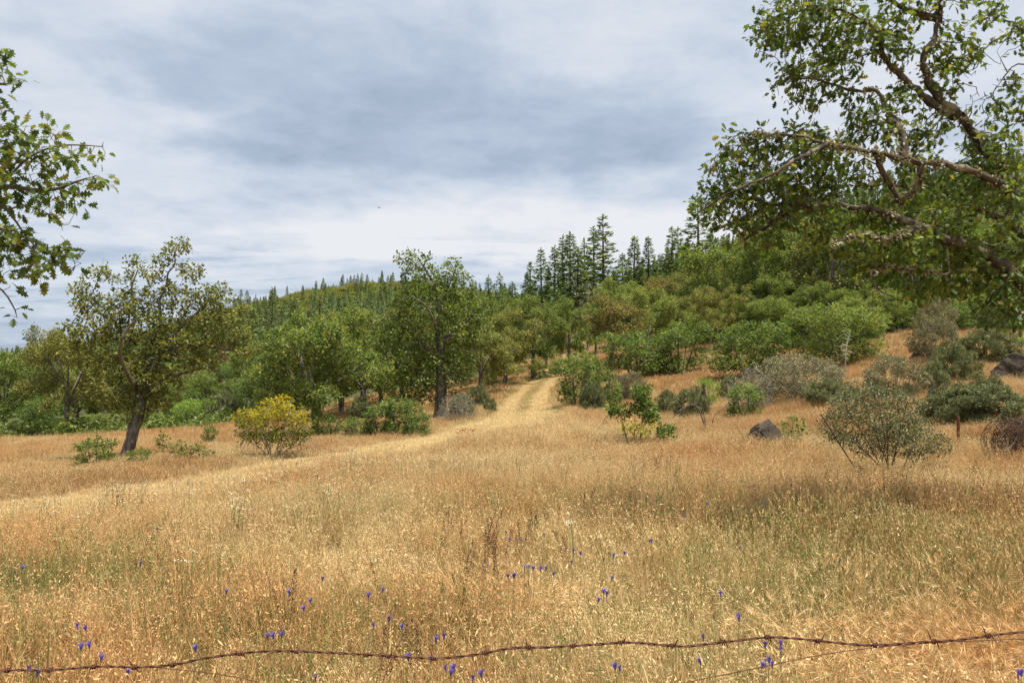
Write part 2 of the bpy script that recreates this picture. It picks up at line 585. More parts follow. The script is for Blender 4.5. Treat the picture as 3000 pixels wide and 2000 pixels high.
def dist_to(poly, x, y):
    d = np.full(np.shape(x), 1e9)
    for i in range(0, len(poly), 1):
        d = np.minimum(d, (x - poly[i, 0]) ** 2 + (y - poly[i, 1]) ** 2)
    return np.sqrt(d)


def rut_mask(x, y):
    m = np.zeros(np.shape(x))
    for rt in RUTS:
        m = np.maximum(m, sstep(dist_to(rt, x, y), 0.75, 0.32))
    return m


def lane_mask(x, y):
    return sstep(dist_to(_tk, x, y), 2.6, 1.3)


EDGE_PX = [-500, 0, 375, 700, 900, 1125, 1400, 1600, 1750, 1900, 2100, 2250, 2450, 2700, 3000, 3500]
EDGE_Y = [43, 44, 46, 50, 66, 80, 78, 110, 125, 80, 82, 64, 47, 54, 46, 46]


def field_mask(x, y):
    px = 1500 + F * x / np.maximum(y, 0.5)
    e = np.interp(px, EDGE_PX, EDGE_Y)
    return np.where(y < 1, 1.0, sstep(y / e, 1.06, 0.96))


# ------------------------------------------------------------------ ground sheet
def ground_sheet():
    m, t, out = new_mat('dry soil and thatch')
    tc = t.n('ShaderNodeTexCoord')
    O = tc.outputs['Object']
    n1 = t.noise(O, 0.35, 4, 0.6)
    n2 = t.noise(O, 9.0, 5, 0.7)
    n3 = t.noise(O, 60.0, 3, 0.7)
    dry = t.ramp(t.m('ADD', t.m('MULTIPLY', n2, 0.6), t.m('MULTIPLY', n3, 0.4)), [(0.3, (0.11, 0.068, 0.03)), (0.5, (0.27, 0.17, 0.075)), (0.7, (0.42, 0.29, 0.14))])
    grn = t.ramp(n2, [(0.3, (0.035, 0.045, 0.015)), (0.7, (0.10, 0.10, 0.035))])
    at = t.n('ShaderNodeAttribute', attribute_name='tone')
    ff = t.m('ADD', at.outputs['Fac'], t.m('MULTIPLY', t.m('SUBTRACT', n1, 0.5), 0.5))
    col = t.mix(t.ss(ff, 0.35, 0.65), grn, dry)
    b = t.n('ShaderNodeBsdfPrincipled')
    b.inputs['Roughness'].default_value = 0.95
    b.inputs['Specular IOR Level'].default_value = 0.1
    t.l(col, b.inputs['Base Color'])
    bp = t.n('ShaderNodeBump'); bp.inputs['Strength'].default_value = 0.6; bp.inputs['Distance'].default_value = 0.05
    t.l(t.m('ADD', n2, n3), bp.inputs['Height']); t.l(bp.outputs[0], b.inputs['Normal'])
    t.l(b.outputs[0], out.inputs[0])
    th = np.concatenate([np.linspace(-45, 45, 240), np.linspace(50, 310, 53)])
    th = np.radians(th)
    rr = np.concatenate([[0.0], np.exp(np.linspace(math.log(0.8), math.log(7000), 190))])
    R, TH = np.meshgrid(rr, th, indexing='ij')
    X = R * np.sin(TH); Y = R * np.cos(TH)
    Z = ground(X, Y)
    n, k = R.shape
    idx = np.arange(n * k).reshape(n, k)
    a = idx[:-1]; b2 = idx[1:]
    q = np.stack([a, b2, np.roll(b2, -1, 1), np.roll(a, -1, 1)], -1).reshape(-1, 4)[:, ::-1]
    tone = field_mask(X, Y)
    me = mk_mesh('ground', np.stack([X, Y, Z], -1), [q], [m], None, True, {'tone': tone.ravel()})
    o = ob('ground', me)
    tag(o, kind='structure')
    # worn wheel track, a thin sheet lying on the field
    m2 = noise_mat('worn pale track', [(0.3, (0.22, 0.145, 0.065)), (0.5, (0.36, 0.25, 0.115)), (0.7, (0.48, 0.35, 0.17))], 7.0, bump=0.4)
    cs = np.linspace(-1.35, 1.35, 12)
    V = []
    for i in range(len(_tk)):
        for c in cs:
            wv = 1 + 0.12 * math.sin(i * 0.7 + c)
            x, y = _tk[i] + _tn[i] * c * wv
            V.append((x, y, 0))
    V = np.array(V)
    V[:, 2] = ground(V[:, 0], V[:, 1]) + 0.006
    n, k = len(_tk), len(cs)
    idx = np.arange(n * k).reshape(n, k)
    q = np.stack([idx[:-1, :-1], idx[:-1, 1:], idx[1:, 1:], idx[1:, :-1]], -1).reshape(-1, 4)
    o = ob('path', mk_mesh('path', V, [q], [m2], None, True))
    tag(o, kind='structure')


ground_sheet()

# ------------------------------------------------------------------ plant growth
def grow(pos, par, A, step, kill, infl, rng, maxit=120, grav=0.0, jit=0.25):
    """space colonisation: twigs grow towards the attraction points A"""
    pos = [np.asarray(p, float) for p in pos]; par = list(par)
    A = np.asarray(A, float)
    NP = np.array(pos)
    near = np.zeros(len(A), int); nd = np.full(len(A), 1e9)
    for s in range(0, len(A), 400):
        d = np.linalg.norm(A[s:s + 400, None] - NP[None], axis=2)
        near[s:s + 400] = d.argmin(1); nd[s:s + 400] = d.min(1)
    kids = {}
    for i, p in enumerate(par):
        if p >= 0: kids[p] = kids.get(p, 0) + 1
    for it in range(maxit):
        act = nd < infl
        if not act.any(): break
        ix = near[act]
        P0 = np.array(pos)
        dv = A[act] - P0[ix]
        dv /= np.linalg.norm(dv, axis=1)[:, None] + 1e-9
        u, inv = np.unique(ix, return_inverse=True)
        acc = np.zeros((len(u), 3)); np.add.at(acc, inv, dv)
        acc /= np.linalg.norm(acc, axis=1)[:, None] + 1e-9
        acc += rng.normal(0, jit, acc.shape); acc[:, 2] += grav
        acc /= np.linalg.norm(acc, axis=1)[:, None] + 1e-9
        new = []; npar = []
        for q, d in zip(u, acc):
            if kids.get(q, 0) >= 3: continue
            kids[q] = kids.get(q, 0) + 1
            new.append(pos[q] + d * step); npar.append(int(q))
        if not new: break
        base = len(pos)
        pos += new; par += npar
        NN = np.array(new)
        for s in range(0, len(A), 600):
            d = np.linalg.norm(A[s:s + 600, None] - NN[None], axis=2)
            j = d.argmin(1); dm = d[np.arange(len(d)), j]
            b = dm < nd[s:s + 600]
            nd[s:s + 600] = np.where(b, dm, nd[s:s + 600]); near[s:s + 600] = np.where(b, j + base, near[s:s + 600])
        keep = nd > kill
        A = A[keep]; near = near[keep]; nd = nd[keep]
        if not len(A): break
    return pos, par


def limbs(polys, step, rough=0.0, rng=None):
    """polys: list of (points, r0, r1); later ones attach to the nearest earlier node"""
    pos, par, rm = [], [], []
    for pts, r0, r1 in polys:
        pts = catmull(np.asarray(pts, float), 10) if len(pts) > 2 else np.asarray(pts, float)
        seg = np.linalg.norm(np.diff(pts, axis=0), axis=1)
        s = np.concatenate([[0], np.cumsum(seg)])
        n = max(2, int(s[-1] / max(step, 0.75 * r0)) + 1)
        t = np.linspace(0, s[-1], n)
        R = np.stack([np.interp(t, s, pts[:, k]) for k in range(3)], 1)
        rr = r0 + (r1 - r0) * (t / s[-1]) ** 0.8
        if rough and n > 4:
            R[1:-1] += rng.normal(0, rough, (n - 2, 3))
            rr = rr * (1 + rng.normal(0, .10, n).clip(-.2, .25))
        prev = -1
        if pos:
            prev = int(np.linalg.norm(np.array(pos) - R[0], axis=1).argmin())
        for i in range(n):
            pos.append(R[i]); par.append(prev); rm.append(rr[i]); prev = len(pos) - 1
    return pos, par, rm


def wood(pos, par, rmin, rtip, expo=2.35, k=5, jit=0.06, rng=None, only=None):
    pos = np.asarray(pos, float); n = len(pos)
    rm = np.zeros(n); rm[:len(rmin)] = rmin
    acc = np.zeros(n); r = np.zeros(n); mainc = np.full(n, -1); best = np.zeros(n)
    for i in range(n - 1, -1, -1):
        r[i] = rm[i] if rm[i] > 0 else (acc[i] ** (1 / expo) if acc[i] > 0 else rtip)
        p = par[i]
        if p >= 0:
            if rm[i] == 0 and rm[p] > 0: r[i] = min(r[i], rm[p] * 0.8)
            rp = r[i]
            acc[p] += rp ** expo
            if r[i] > best[p]: best[p] = r[i]; mainc[p] = i
    V = []; nv = 0; FQ = []
    ring = np.zeros(n, int); fr = np.zeros((n, 3))
    an = np.arange(k) * 2 * np.pi / k
    ca, sa = np.cos(an)[:, None], np.sin(an)[:, None]

    def add_ring(p, d, u, rad):
        nonlocal nv
        w = np.cross(d, u)
        rr = rad * (1 + (rng.normal(0, jit, (k, 1)) if jit and rad > 0.02 else 0))
        V.append(p + rr * (ca * u + sa * w)); nv += k
        return nv - k

    kk = np.arange(k); k1 = np.roll(kk, -1)
    dirs = np.zeros((n, 3))
    for i in range(n):
        p = par[i]
        d = pos[i] - pos[p] if p >= 0 else (pos[mainc[i]] - pos[i] if mainc[i] >= 0 else np.array([0, 0, 1.0]))
        d = d / (np.linalg.norm(d) + 1e-9)
        dirs[i] = d
        if mainc[i] >= 0:
            d2 = pos[mainc[i]] - pos[i]; d2 = d2 / (np.linalg.norm(d2) + 1e-9)
            dd = d + d2; dd = dd / (np.linalg.norm(dd) + 1e-9)
        else:
            dd = d
        u = fr[p] if p >= 0 else np.cross(d, [0.31, 0.2, 0.9])
        u = u - dd * np.dot(u, dd)
        ln = np.linalg.norm(u)
        if ln < 1e-3:
            u = np.cross(dd, [0.9, 0.1, 0.3]); ln = np.linalg.norm(u)
        u = u / ln
        fr[i] = u
        ring[i] = add_ring(pos[i], dd, u, r[i] if mainc[i] >= 0 else r[i] * 0.5)
        if p >= 0:
            if mainc[p] == i:
                a = ring[p]
            else:
                u2 = u - d * np.dot(u, d); u2 /= np.linalg.norm(u2) + 1e-9
                a = add_ring(pos[p], d, u2, min(r[i] * 1.15, r[p]))
            b = ring[i]
            FQ.append(np.stack([a + kk, a + k1, b + k1, b + kk], 1))
    return np.concatenate(V), [np.concatenate(FQ)], r, dirs


def tmpl_diamond():
    V = np.array([[0, 0, 0], [0.34, 0.5, 0.09], [0, 1, -0.04], [-0.34, 0.5, 0.09]])
    return V, np.array([[0, 1, 2], [0, 2, 3]])


def tmpl_oakleaf():
    o = np.array([[0.02, 0.0], [0.10, 0.14], [0.27, 0.24], [0.12, 0.36], [0.40, 0.50], [0.15, 0.60], [0.34, 0.78], [0.12, 0.82], [0.07, 1.0]])
    V = []; Fq = []
    n = len(o)
    for x, y in o: V.append((0, y, -0.10 * y * y))
    for x, y in o: V.append((x, y + 0.35 * x * 0.4, 0.22 * x - 0.12 * y * y))
    for x, y in o: V.append((-x, y + 0.35 * x * 0.4, 0.22 * x - 0.12 * y * y))
    for i in range(n - 1):
        Fq.append((i, n + i, n + i + 1, i + 1)); Fq.append((i, i + 1, 2 * n + i + 1, 2 * n + i))
    return np.array(V), np.array(Fq)


def tmpl_needle():
    V = np.array([[-0.10, 0, 0], [0.10, 0, 0], [0.22, 0.6, 0.05], [0.0, 1, -0.05], [-0.22, 0.6, 0.05]])
    return V, np.array([[0, 1, 2], [0, 2, 4], [2, 3, 4]])


STAT = []
TD, TO, TN = tmpl_diamond(), tmpl_oakleaf(), tmpl_needle()


def cards(pos, tdir, ndir, size, T, tone):
    TV, TF = T
    pos = np.asarray(pos); n = len(pos)
    t = tdir / (np.linalg.norm(tdir, axis=1)[:, None] + 1e-9)
    s = np.cross(t, ndir); s /= np.linalg.norm(s, axis=1)[:, None] + 1e-9
    nn = np.cross(s, t)
    size = np.broadcast_to(size, (n,))[:, None, None]
    V = pos[:, None] + size * (TV[None, :, 0:1] * s[:, None] + TV[None, :, 1:2] * t[:, None] + TV[None, :, 2:3] * nn[:, None])
    k = len(TV)
    Fc = (TF[None] + (np.arange(n) * k)[:, None, None]).reshape(-1, TF.shape[1])
    return V.reshape(-1, 3), Fc, np.repeat(tone, k)


def foliage(nodes, ndirs, rng, per, size, spread, T=TD, droop=-0.1, upn=0.8, clump=0.25, base_tone=0.42, sd=0.2, centre=None):
    n = len(nodes)
    cnt = rng.poisson(per, n)
    ix = np.repeat(np.arange(n), cnt)
    m = len(ix)
    off = rng.normal(0, 1, (m, 3)); off /= np.linalg.norm(off, axis=1)[:, None]
    p = nodes[ix] + off * (rng.uniform(0, 1, m) ** 0.6 * spread)[:, None]
    t = off + 0.9 * ndirs[ix] + rng.normal(0, 0.45, (m, 3)); t[:, 2] += droop
    nr = rng.normal(0, 0.65, (m, 3)); nr[:, 2] += upn
    ct = rng.normal(0, clump, n)
    tone = np.clip(base_tone + ct[ix] + rng.normal(0, sd, m), 0, 1)
    sz = size * rng.uniform(0.65, 1.3, m)
    return cards(p, t, nr, sz, T, tone)


def ell_pts(c, r, n, rng, hollow=0.35):
    d = rng.normal(0, 1, (n, 3)); d /= np.linalg.norm(d, axis=1)[:, None]
    q = (hollow ** 3 + (1 - hollow ** 3) * rng.uniform(0, 1, n)) ** (1 / 3)
    return np.asarray(c) + d * q[:, None] * np.asarray(r)


def plant_meshes(name, polys, A, seed, step, kill, rtip, leafm, barkm, per, size, spread, k=5, infl=1e9, T=TD, leaf_r=None, tones=(0.42, 0.2, 0.22), base=(0, 0, 0), expo=2.35, jit=0.25, grav=0.0, droop=-0.1, upn=0.8, bareA=None, skip=0.0, leaf_zmin=None, wjit=0.06, rough=0.0, tone_z=None):
    rng = np.random.default_rng(seed)
    pos, par, rm = limbs(polys, step, rough, rng)
    pos, par = grow(pos, par, A, step, kill, infl, rng, jit=jit, grav=grav)
    n1 = len(pos)
    if bareA is not None and len(bareA):
        pos, par = grow(pos, par, bareA, step, kill, infl, rng, jit=jit + 0.1)
    V, Fq, r, dirs = wood(pos, par, rm, rtip, expo, k, wjit, rng)
    wm = mk_mesh(name + '_wood', V - np.asarray(base), Fq, [barkm], None, True)
    pos = np.array(pos)
    tw = np.arange(len(pos)) >= len(rm)
    tw &= (r < (leaf_r or rtip * 3.2)) & (np.arange(len(pos)) < n1)
    if leaf_zmin is not None: tw &= pos[:, 2] > base[2] + leaf_zmin + rng.normal(0, .08, len(pos))
    if skip: tw &= rng.uniform(0, 1, len(pos)) > skip
    nodes = pos[tw]; nd = dirs[tw]
    cm = None
    if len(nodes) and per > 0:
        LV_, LF_, tone = foliage(nodes, nd, rng, per, size, spread, T, droop, upn, tones[1], tones[0], tones[2])
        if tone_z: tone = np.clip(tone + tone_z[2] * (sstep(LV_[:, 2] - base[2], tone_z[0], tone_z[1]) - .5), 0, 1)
        STAT.append((name, len(A), len(pos), len(nodes), len(LF_)))
        cm = mk_mesh(name + '_leaves', LV_ - np.asarray(base), [LF_], [leafm], None, False, {'tone': tone})
    return wm, cm, pos, r, par, n1


# ------------------------------------------------------------------ instanced ground cover (stuff)
def proto_collection(name, meshes):
    c = bpy.data.collections.new(name)
    for i, me in enumerate(meshes):
        o = bpy.data.objects.new('%s_%03d' % (name, i), me)
        c.objects.link(o)
    return c


def scatter(name, pts, coll, idx, rot, scl, tint, label, cat=None, kind='stuff'):
    me = bpy.data.meshes.new(name)
    n = len(pts)
    me.vertices.add(n)
    me.vertices.foreach_set('co', np.asarray(pts, np.float32).ravel())
    me.attributes.new('pick', 'INT', 'POINT').data.foreach_set('value', np.asarray(idx, np.int32))
    me.attributes.new('turn', 'FLOAT_VECTOR', 'POINT').data.foreach_set('vector', np.asarray(rot, np.float32).ravel())
    me.attributes.new('size', 'FLOAT_VECTOR', 'POINT').data.foreach_set('vector', np.asarray(scl, np.float32).ravel())
    me.attributes.new('tint', 'FLOAT_VECTOR', 'POINT').data.foreach_set('vector', np.asarray(tint, np.float32).ravel())
    o = ob(name, me)
    ng = bpy.data.node_groups.new(name + '_scatter', 'GeometryNodeTree')
    ng.interface.new_socket('Geometry', in_out='INPUT', socket_type='NodeSocketGeometry')
    ng.interface.new_socket('Geometry', in_out='OUTPUT', socket_type='NodeSocketGeometry')
    gi = ng.nodes.new('NodeGroupInput'); go = ng.nodes.new('NodeGroupOutput')
    iop = ng.nodes.new('GeometryNodeInstanceOnPoints')
    ci = ng.nodes.new('GeometryNodeCollectionInfo')
    ci.inputs['Collection'].default_value = coll
    ci.inputs['Separate Children'].default_value = True
    ci.inputs['Reset Children'].default_value = True
    iop.inputs['Pick Instance'].default_value = True

    def named(nm, typ):
        a = ng.nodes.new('GeometryNodeInputNamedAttribute')
        a.data_type = typ; a.inputs['Name'].default_value = nm
        return [s for s in a.outputs if s.enabled][0]
    L = ng.links.new
    L(gi.outputs[0], iop.inputs['Points'])
    L(ci.outputs[0], iop.inputs['Instance'])
    L(named('pick', 'INT'), iop.inputs['Instance Index'])
    e2r = ng.nodes.new('FunctionNodeEulerToRotation')
    L(named('turn', 'FLOAT_VECTOR'), e2r.inputs[0])
    L(e2r.outputs[0], iop.inputs['Rotation'])
    L(named('size', 'FLOAT_VECTOR'), iop.inputs['Scale'])
    L(iop.outputs[0], go.inputs[0])
    md = o.modifiers.new('scatter', 'NODES')
    md.node_group = ng
    tag(o, label, cat, None, kind)
    return o


def blades(acc, rng, n, h, spread, width, lean=0.35, curl=0.4, mat=0, seed_n=0, seed_len=0.014, seed_w=0.0045, awn=False, hvar=0.3, tone=(0.4, 0.2), seedspread=0.025, plume=0):
    for i in range(n):
        a = rng.uniform(0, 6.283); rr = spread * math.sqrt(rng.uniform())
        b = np.array([math.cos(a) * rr, math.sin(a) * rr, -0.02])
        hh = h * (1 - hvar * rng.uniform()) * (0.75 + 0.25 * rng.uniform())
        la = rng.uniform(0, 6.283); l = lean * rng.uniform(0.1, 1) * hh
        c = curl * rng.uniform(0.0, 1) * hh
        ld = np.array([math.cos(la), math.sin(la), 0])
        ts = np.array([0, 0.4, 0.75, 1.0])
        pts = b + np.outer(ts, [0, 0, hh]) + np.outer(ts * l + c * ts ** 3, ld) - np.outer(c * 0.35 * ts ** 4, [0, 0, 1])
        fa = rng.uniform(0, 3.14)
        s = np.array([math.cos(fa), math.sin(fa), 0])
        ws = width * np.array([1, 0.9, 0.6, 0.15])
        V = np.concatenate([pts - s * ws[:, None] / 2, pts + s * ws[:, None] / 2])
        q = np.array([[j, j + 1, 4 + j + 1, 4 + j] for j in range(3)])
        tn = float(np.clip(rng.normal(*tone), 0, 1))
        acc.add(V, [q], mat, tn)
        if seed_n:
            k = rng.poisson(seed_n)
            for _ in range(k):
                t0 = rng.uniform(0.72, 1.02)
                p = np.array([np.interp(t0, ts, pts[:, m]) for m in range(3)])
                d = rng.normal(0, 1, 3); d[2] += 0.2
                d /= np.linalg.norm(d)
                p = p + d * seedspread * rng.uniform(0.1, 1)
                d2 = d * 0.7 + np.array([0, 0, rng.choice([-0.6, 0.8])]); d2 /= np.linalg.norm(d2)
                s2 = np.cross(d2, rng.normal(0, 1, 3)); s2 /= np.linalg.norm(s2)
                L_ = seed_len * rng.uniform(0.6, 1.4)
                V = np.array([p, p + d2 * L_ * 0.45 + s2 * seed_w, p + d2 * L_, p + d2 * L_ * 0.45 - s2 * seed_w])
                acc.add(V, [[[0, 1, 2, 3]]], 1, float(np.clip(rng.normal(0.5, 0.25), 0, 1)))
        if plume:
            d = pts[-1] - pts[-2]; d /= np.linalg.norm(d)
            for _ in range(plume):
                t0 = rng.uniform(-0.035, 0.03)
                p = pts[-1] + d * t0
                o = rng.normal(0, 1, 3); o -= d * o.dot(d); o /= np.linalg.norm(o)
                d2 = d * 1.5 + o * 0.7; d2 /= np.linalg.norm(d2)
                s2 = np.cross(d2, o)
                L_ = (0.06 if awn else 0.022) * rng.uniform(0.7, 1.2)
                ww = 0.0016 if awn else 0.003
                V = np.array([p, p + d2 * L_ * 0.4 + s2 * ww, p + d2 * L_, p + d2 * L_ * 0.4 - s2 * ww])
                acc.add(V, [[[0, 1, 2, 3]]], 1, float(np.clip(rng.normal(0.5, 0.25), 0, 1)))


def grass_protos():
    out = []
    rng = np.random.default_rng(5)
    gm = [M['grass'], M['seed']]
    for i in range(5):      # 0-4 brome and oat tufts, near
        a = Acc()
        blades(a, rng, 9, 0.40, 0.10, 0.0034, lean=0.45, curl=0.25, seed_n=3.0, seed_w=0.0032)
        blades(a, rng, 14, 0.24, 0.11, 0.0045, lean=0.8, curl=0.6)
        out.append(a.mesh('grass_tuft', gm, tone=True))
    for i in range(3):      # 5-7 short leafy tufts
        a = Acc()
        blades(a, rng, 20, 0.16, 0.11, 0.005, lean=0.9, curl=0.6)
        out.append(a.mesh('short_tuft', gm, tone=True))
    for i in range(3):      # 8-10 dogtail, plumed heads
        a = Acc()
        blades(a, rng, 7, 0.42, 0.09, 0.0035, lean=0.25, curl=0.15, plume=16)
        blades(a, rng, 10, 0.26, 0.10, 0.0045, lean=0.6, curl=0.5)
        out.append(a.mesh('dogtail_tuft', gm, tone=True))
    for i in range(3):      # 11-13 bent silky barley
        a = Acc()
        blades(a, rng, 12, 0.34, 0.10, 0.0032, lean=0.9, curl=1.0, plume=12, awn=True)
        blades(a, rng, 8, 0.2, 0.10, 0.004, lean=0.9, curl=0.6)
        out.append(a.mesh('barley_tuft', gm, tone=True))
    for i in range(4):      # 14-17 wider tufts for the middle distance
        a = Acc()
        blades(a, rng, 34, 0.42, 0.22, 0.0062, lean=0.45, curl=0.3, seed_n=2.0, seed_len=0.022, seed_w=0.0055, seedspread=0.04)
        blades(a, rng, 20, 0.25, 0.24, 0.009, lean=0.8, curl=0.6)
        out.append(a.mesh('wide_tuft', gm, tone=True))
    for i in range(3):      # 18-20 wide short tufts
        a = Acc()
        blades(a, rng, 34, 0.15, 0.26, 0.011, lean=1.0, curl=0.6)
        out.append(a.mesh('wide_short_tuft', gm, tone=True))
    for i in range(2):      # 21-22 distant tufts
        a = Acc()
        blades(a, rng, 40, 0.42, 0.55, 0.022, lean=0.5, curl=0.4)
        out.append(a.mesh('distant_tuft', gm, tone=True))
    for i in range(3):      # 23-25 tall nodding oats
        a = Acc()
        blades(a, rng, 4, 0.62, 0.10, 0.0030, lean=0.35, curl=0.35, seed_n=9, seed_len=0.026, seed_w=0.0034, seedspread=0.05)
        blades(a, rng, 9, 0.22, 0.11, 0.0045, lean=1.2, curl=0.6)
        out.append(a.mesh('oat_tuft', gm, tone=True))
    return proto_collection('grass_kind', out)


def blobw(x, y, px, Y, rx, ry):
    cx = (px - 1500) / F * Y
    return np.exp(-(((x - cx) / rx) ** 2 + ((y - Y) / ry) ** 2))


def make_grass():
    coll = grass_protos()
    rng = np.random.default_rng(21)
    strata = [(1.2, 5.0, 150), (5.0, 9.0, 120), (9.0, 15.0, 85), (15.0, 24, 34), (24, 40, 17), (40, 66, 9), (66, 130, 3.0)]
    X, Y, B = [], [], []
    for b, (y0, y1, dn) in enumerate(strata):
        um = 1.15 if y1 < 16 else 0.95
        area = um * (y1 ** 2 - y0 ** 2)
        n = int(area * dn)
        yy = np.sqrt(rng.uniform(y0 ** 2, y1 ** 2, n)); uu = rng.uniform(-um, um, n)
        X.append(uu * yy); Y.append(yy); B.append(np.full(n, b))
    X = np.concatenate(X); Y = np.concatenate(Y); B = np.concatenate(B)
    # extra short straw along the wheel track
    ti = rng.integers(0, len(_tk), 26000); to = rng.normal(0, 1.15, 26000)
    lx = _tk[ti] + _tn[ti] * to[:, None] + rng.normal(0, .15, (26000, 2))
    X = np.concatenate([X, lx[:, 0]]); Y = np.concatenate([Y, lx[:, 1]]); B = np.concatenate([B, np.where(lx[:, 1] < 15, 2, 3)])
    extra = np.arange(len(X)) >= len(X) - 26000
    fm = field_mask(X, Y)
    keep = rng.uniform(0, 1, len(X)) < fm
    X, Y, B, extra = X[keep], Y[keep], B[keep], extra[keep]
    rut = rut_mask(X, Y); lane = lane_mask(X, Y)
    pale = np.clip(0.7 * blobw(X, Y, 1330, 26.5, 1.6, 2.0) + 0.9 * blobw(X, Y, 1430, 30, 2.2, 3.0) + 0.9 * blobw(X, Y, 1545, 33, 1.6, 3.5) + 0.9 * blobw(X, Y, 1560, 22, 1.8, 3.0) + 0.8 * blobw(X, Y, 1600, 28, 1.5, 2.5) + 0.6 * blobw(X, Y, 1750, 24, 1.6, 1.6) + 0.5 * blobw(X, Y, 1350, 16, 2.2, 1.6), 0, 1)
    n = len(X)
    w1 = wob(X, Y, 6.0, 0); w2 = wob(X, Y, 2.2, 12); w3 = wob(X, Y, 0.8, 20); w4 = wob(X, Y, 14.0, 28)
    # colours of the grass itself: straw, orange brown, green
    straw = np.array([0.56, 0.425, 0.205]); orange = np.array([0.475, 0.282, 0.115]); brown = np.array([0.30, 0.165, 0.060])
    green = np.array([0.17, 0.185, 0.055]); palec = np.array([0.64, 0.495, 0.25])
    far = sstep(Y, 12, 30)
    fo = np.clip(0.45 + 0.40 * w1 + 0.30 * w2 + 0.15 * w3 + 0.20 * far + 0.3 * w4 * far + rng.normal(0, 0.14, n), 0, 1)
    # patches seen in the field; dogtail and right-hand brown also carry painted oak shade
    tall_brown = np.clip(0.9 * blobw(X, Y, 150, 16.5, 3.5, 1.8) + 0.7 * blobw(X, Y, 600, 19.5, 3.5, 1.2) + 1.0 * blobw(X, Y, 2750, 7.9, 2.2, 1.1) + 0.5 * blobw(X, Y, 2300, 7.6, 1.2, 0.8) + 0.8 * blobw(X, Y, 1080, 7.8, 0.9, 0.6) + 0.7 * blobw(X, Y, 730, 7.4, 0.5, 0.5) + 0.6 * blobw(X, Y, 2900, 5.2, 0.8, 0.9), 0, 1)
    gpatch = np.clip(1.0 * blobw(X, Y, 190, 5.6, 0.9, 0.6) + 0.3 * blobw(X, Y, 2250, 6.9, 1.1, 0.8) + 0.45 * blobw(X, Y, 600, 4.2, 1.3, 0.7) + 0.4 * blobw(X, Y, 2400, 4.2, 1.0, 0.7) + 0.35 * blobw(X, Y, 2400, 18, 1.5, 2.0)
                     + 0.35 * blobw(X, Y, 1500, 9, 3, 1.2), 0, 1)
    dog_shade = np.clip(1.1 * blobw(X, Y, 2500, 5.8, 1.7, 1.0) + 0.9 * blobw(X, Y, 2850, 5.6, 1.2, 1.2), 0, 1)
    silky = np.clip(1.2 * blobw(X, Y, 2800, 3.75, 0.75, 0.5) + 0.8 * blobw(X, Y, 1470, 4.7, 0.4, 0.35), 0, 1)
    col = straw + (orange - straw) * fo[:, None]
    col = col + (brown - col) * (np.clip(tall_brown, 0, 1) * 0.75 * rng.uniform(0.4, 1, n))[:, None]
    near = sstep(Y, 13, 5)
    pg = np.clip(0.06 * near + 0.05 * near * np.clip(w2, -1, 1) + gpatch * 0.75 + 0.10 * dog_shade + 0.02, 0, 1)
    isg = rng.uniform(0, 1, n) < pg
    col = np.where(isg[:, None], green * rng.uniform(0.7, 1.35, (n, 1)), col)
    midlane = lane * (1 - rut) * sstep(Y, 24, 34)
    isg2 = rng.uniform(0, 1, n) < midlane * 0.6
    col = np.where(isg2[:, None], np.array([0.32, 0.29, 0.10]), col)
    nearlane = 1 - 0.45 * sstep(Y, 24, 15)
    pal = np.clip(np.maximum(rut, 0.75 * lane * (1 - midlane * 0.8)) * nearlane + pale * 0.8, 0, 1)
    col = col + (palec * rng.uniform(.9, 1.1, (n, 1)) - col) * (pal * 0.92)[:, None]
    col = col + (np.array([0.30, 0.265, 0.095]) - col) * (dog_shade * 0.65 * rng.uniform(0.2, 1, n))[:, None]  # dogtail's own hue, darkened to paint in the right oak's shade
    col = col + (np.array([0.45, 0.235, 0.085]) - col) * (np.clip(silky, 0, 1) * 0.95 * rng.uniform(0.4, 1, n))[:, None]
    col *= rng.uniform(0.8, 1.2, (n, 1))
    col *= (1.08 + 0.12 * near)[:, None]
    # which tuft
    pick = np.where(B <= 2, rng.integers(0, 5, n), np.where(B <= 4, rng.integers(14, 18, n), rng.integers(21, 23, n)))
    pick = np.where((B <= 2) & (rng.uniform(0, 1, n) < 0.18), rng.integers(5, 8, n), pick)
    pick = np.where((B <= 2) & (rng.uniform(0, 1, n) < dog_shade * 0.95), rng.integers(8, 11, n), pick)
    pick = np.where((B <= 2) & (rng.uniform(0, 1, n) < silky), rng.integers(11, 14, n), pick)
    oat = np.clip(.02 + .10 * sstep(wob(X, Y, 1.7, 16), .3, 1.0) + .12 * blobw(X, Y, 250, 5.2, .8, .6), 0, .3)
    pick = np.where((B <= 2) & (rng.uniform(0, 1, n) < oat), rng.integers(23, 26, n), pick)
    shortm = np.clip(.55 * sstep(wob(X, Y, 2.6, 8), .75, 1.3) + rut * 0.95 + lane * 0.55 + pale * 0.5, 0, 1)
    sh = (rng.uniform(0, 1, n) < shortm) | extra
    pick = np.where(sh & (B <= 2), rng.integers(5, 8, n), pick)
    pick = np.where(sh & (B > 2) & (B <= 4), rng.integers(18, 21, n), pick)
    s = rng.uniform(0.75, 1.2, n) * (1 + 0.14 * w2 + 0.10 * w3) * (1 + 0.35 * tall_brown)
    s = np.where(extra, s * 0.75, s * (1 - 0.55 * rut - 0.42 * lane))
    s = np.clip(s, 0.25, 1.7)
    s = np.where(B >= 5, s * np.where(sh, 0.5, 1), s)
    # the blades thin out over the wheel ruts
    keep = np.ones(n, bool)
    scl = np.stack([s ** 0.5, s ** 0.5, s], 1)
    rot = np.stack([rng.normal(0, 0.12, n) - 0.05, rng.normal(0, 0.12, n), rng.uniform(0, 6.283, n)], 1)
    Z = ground(X, Y)
    pts = np.stack([X, Y, Z], 1)
    k = keep
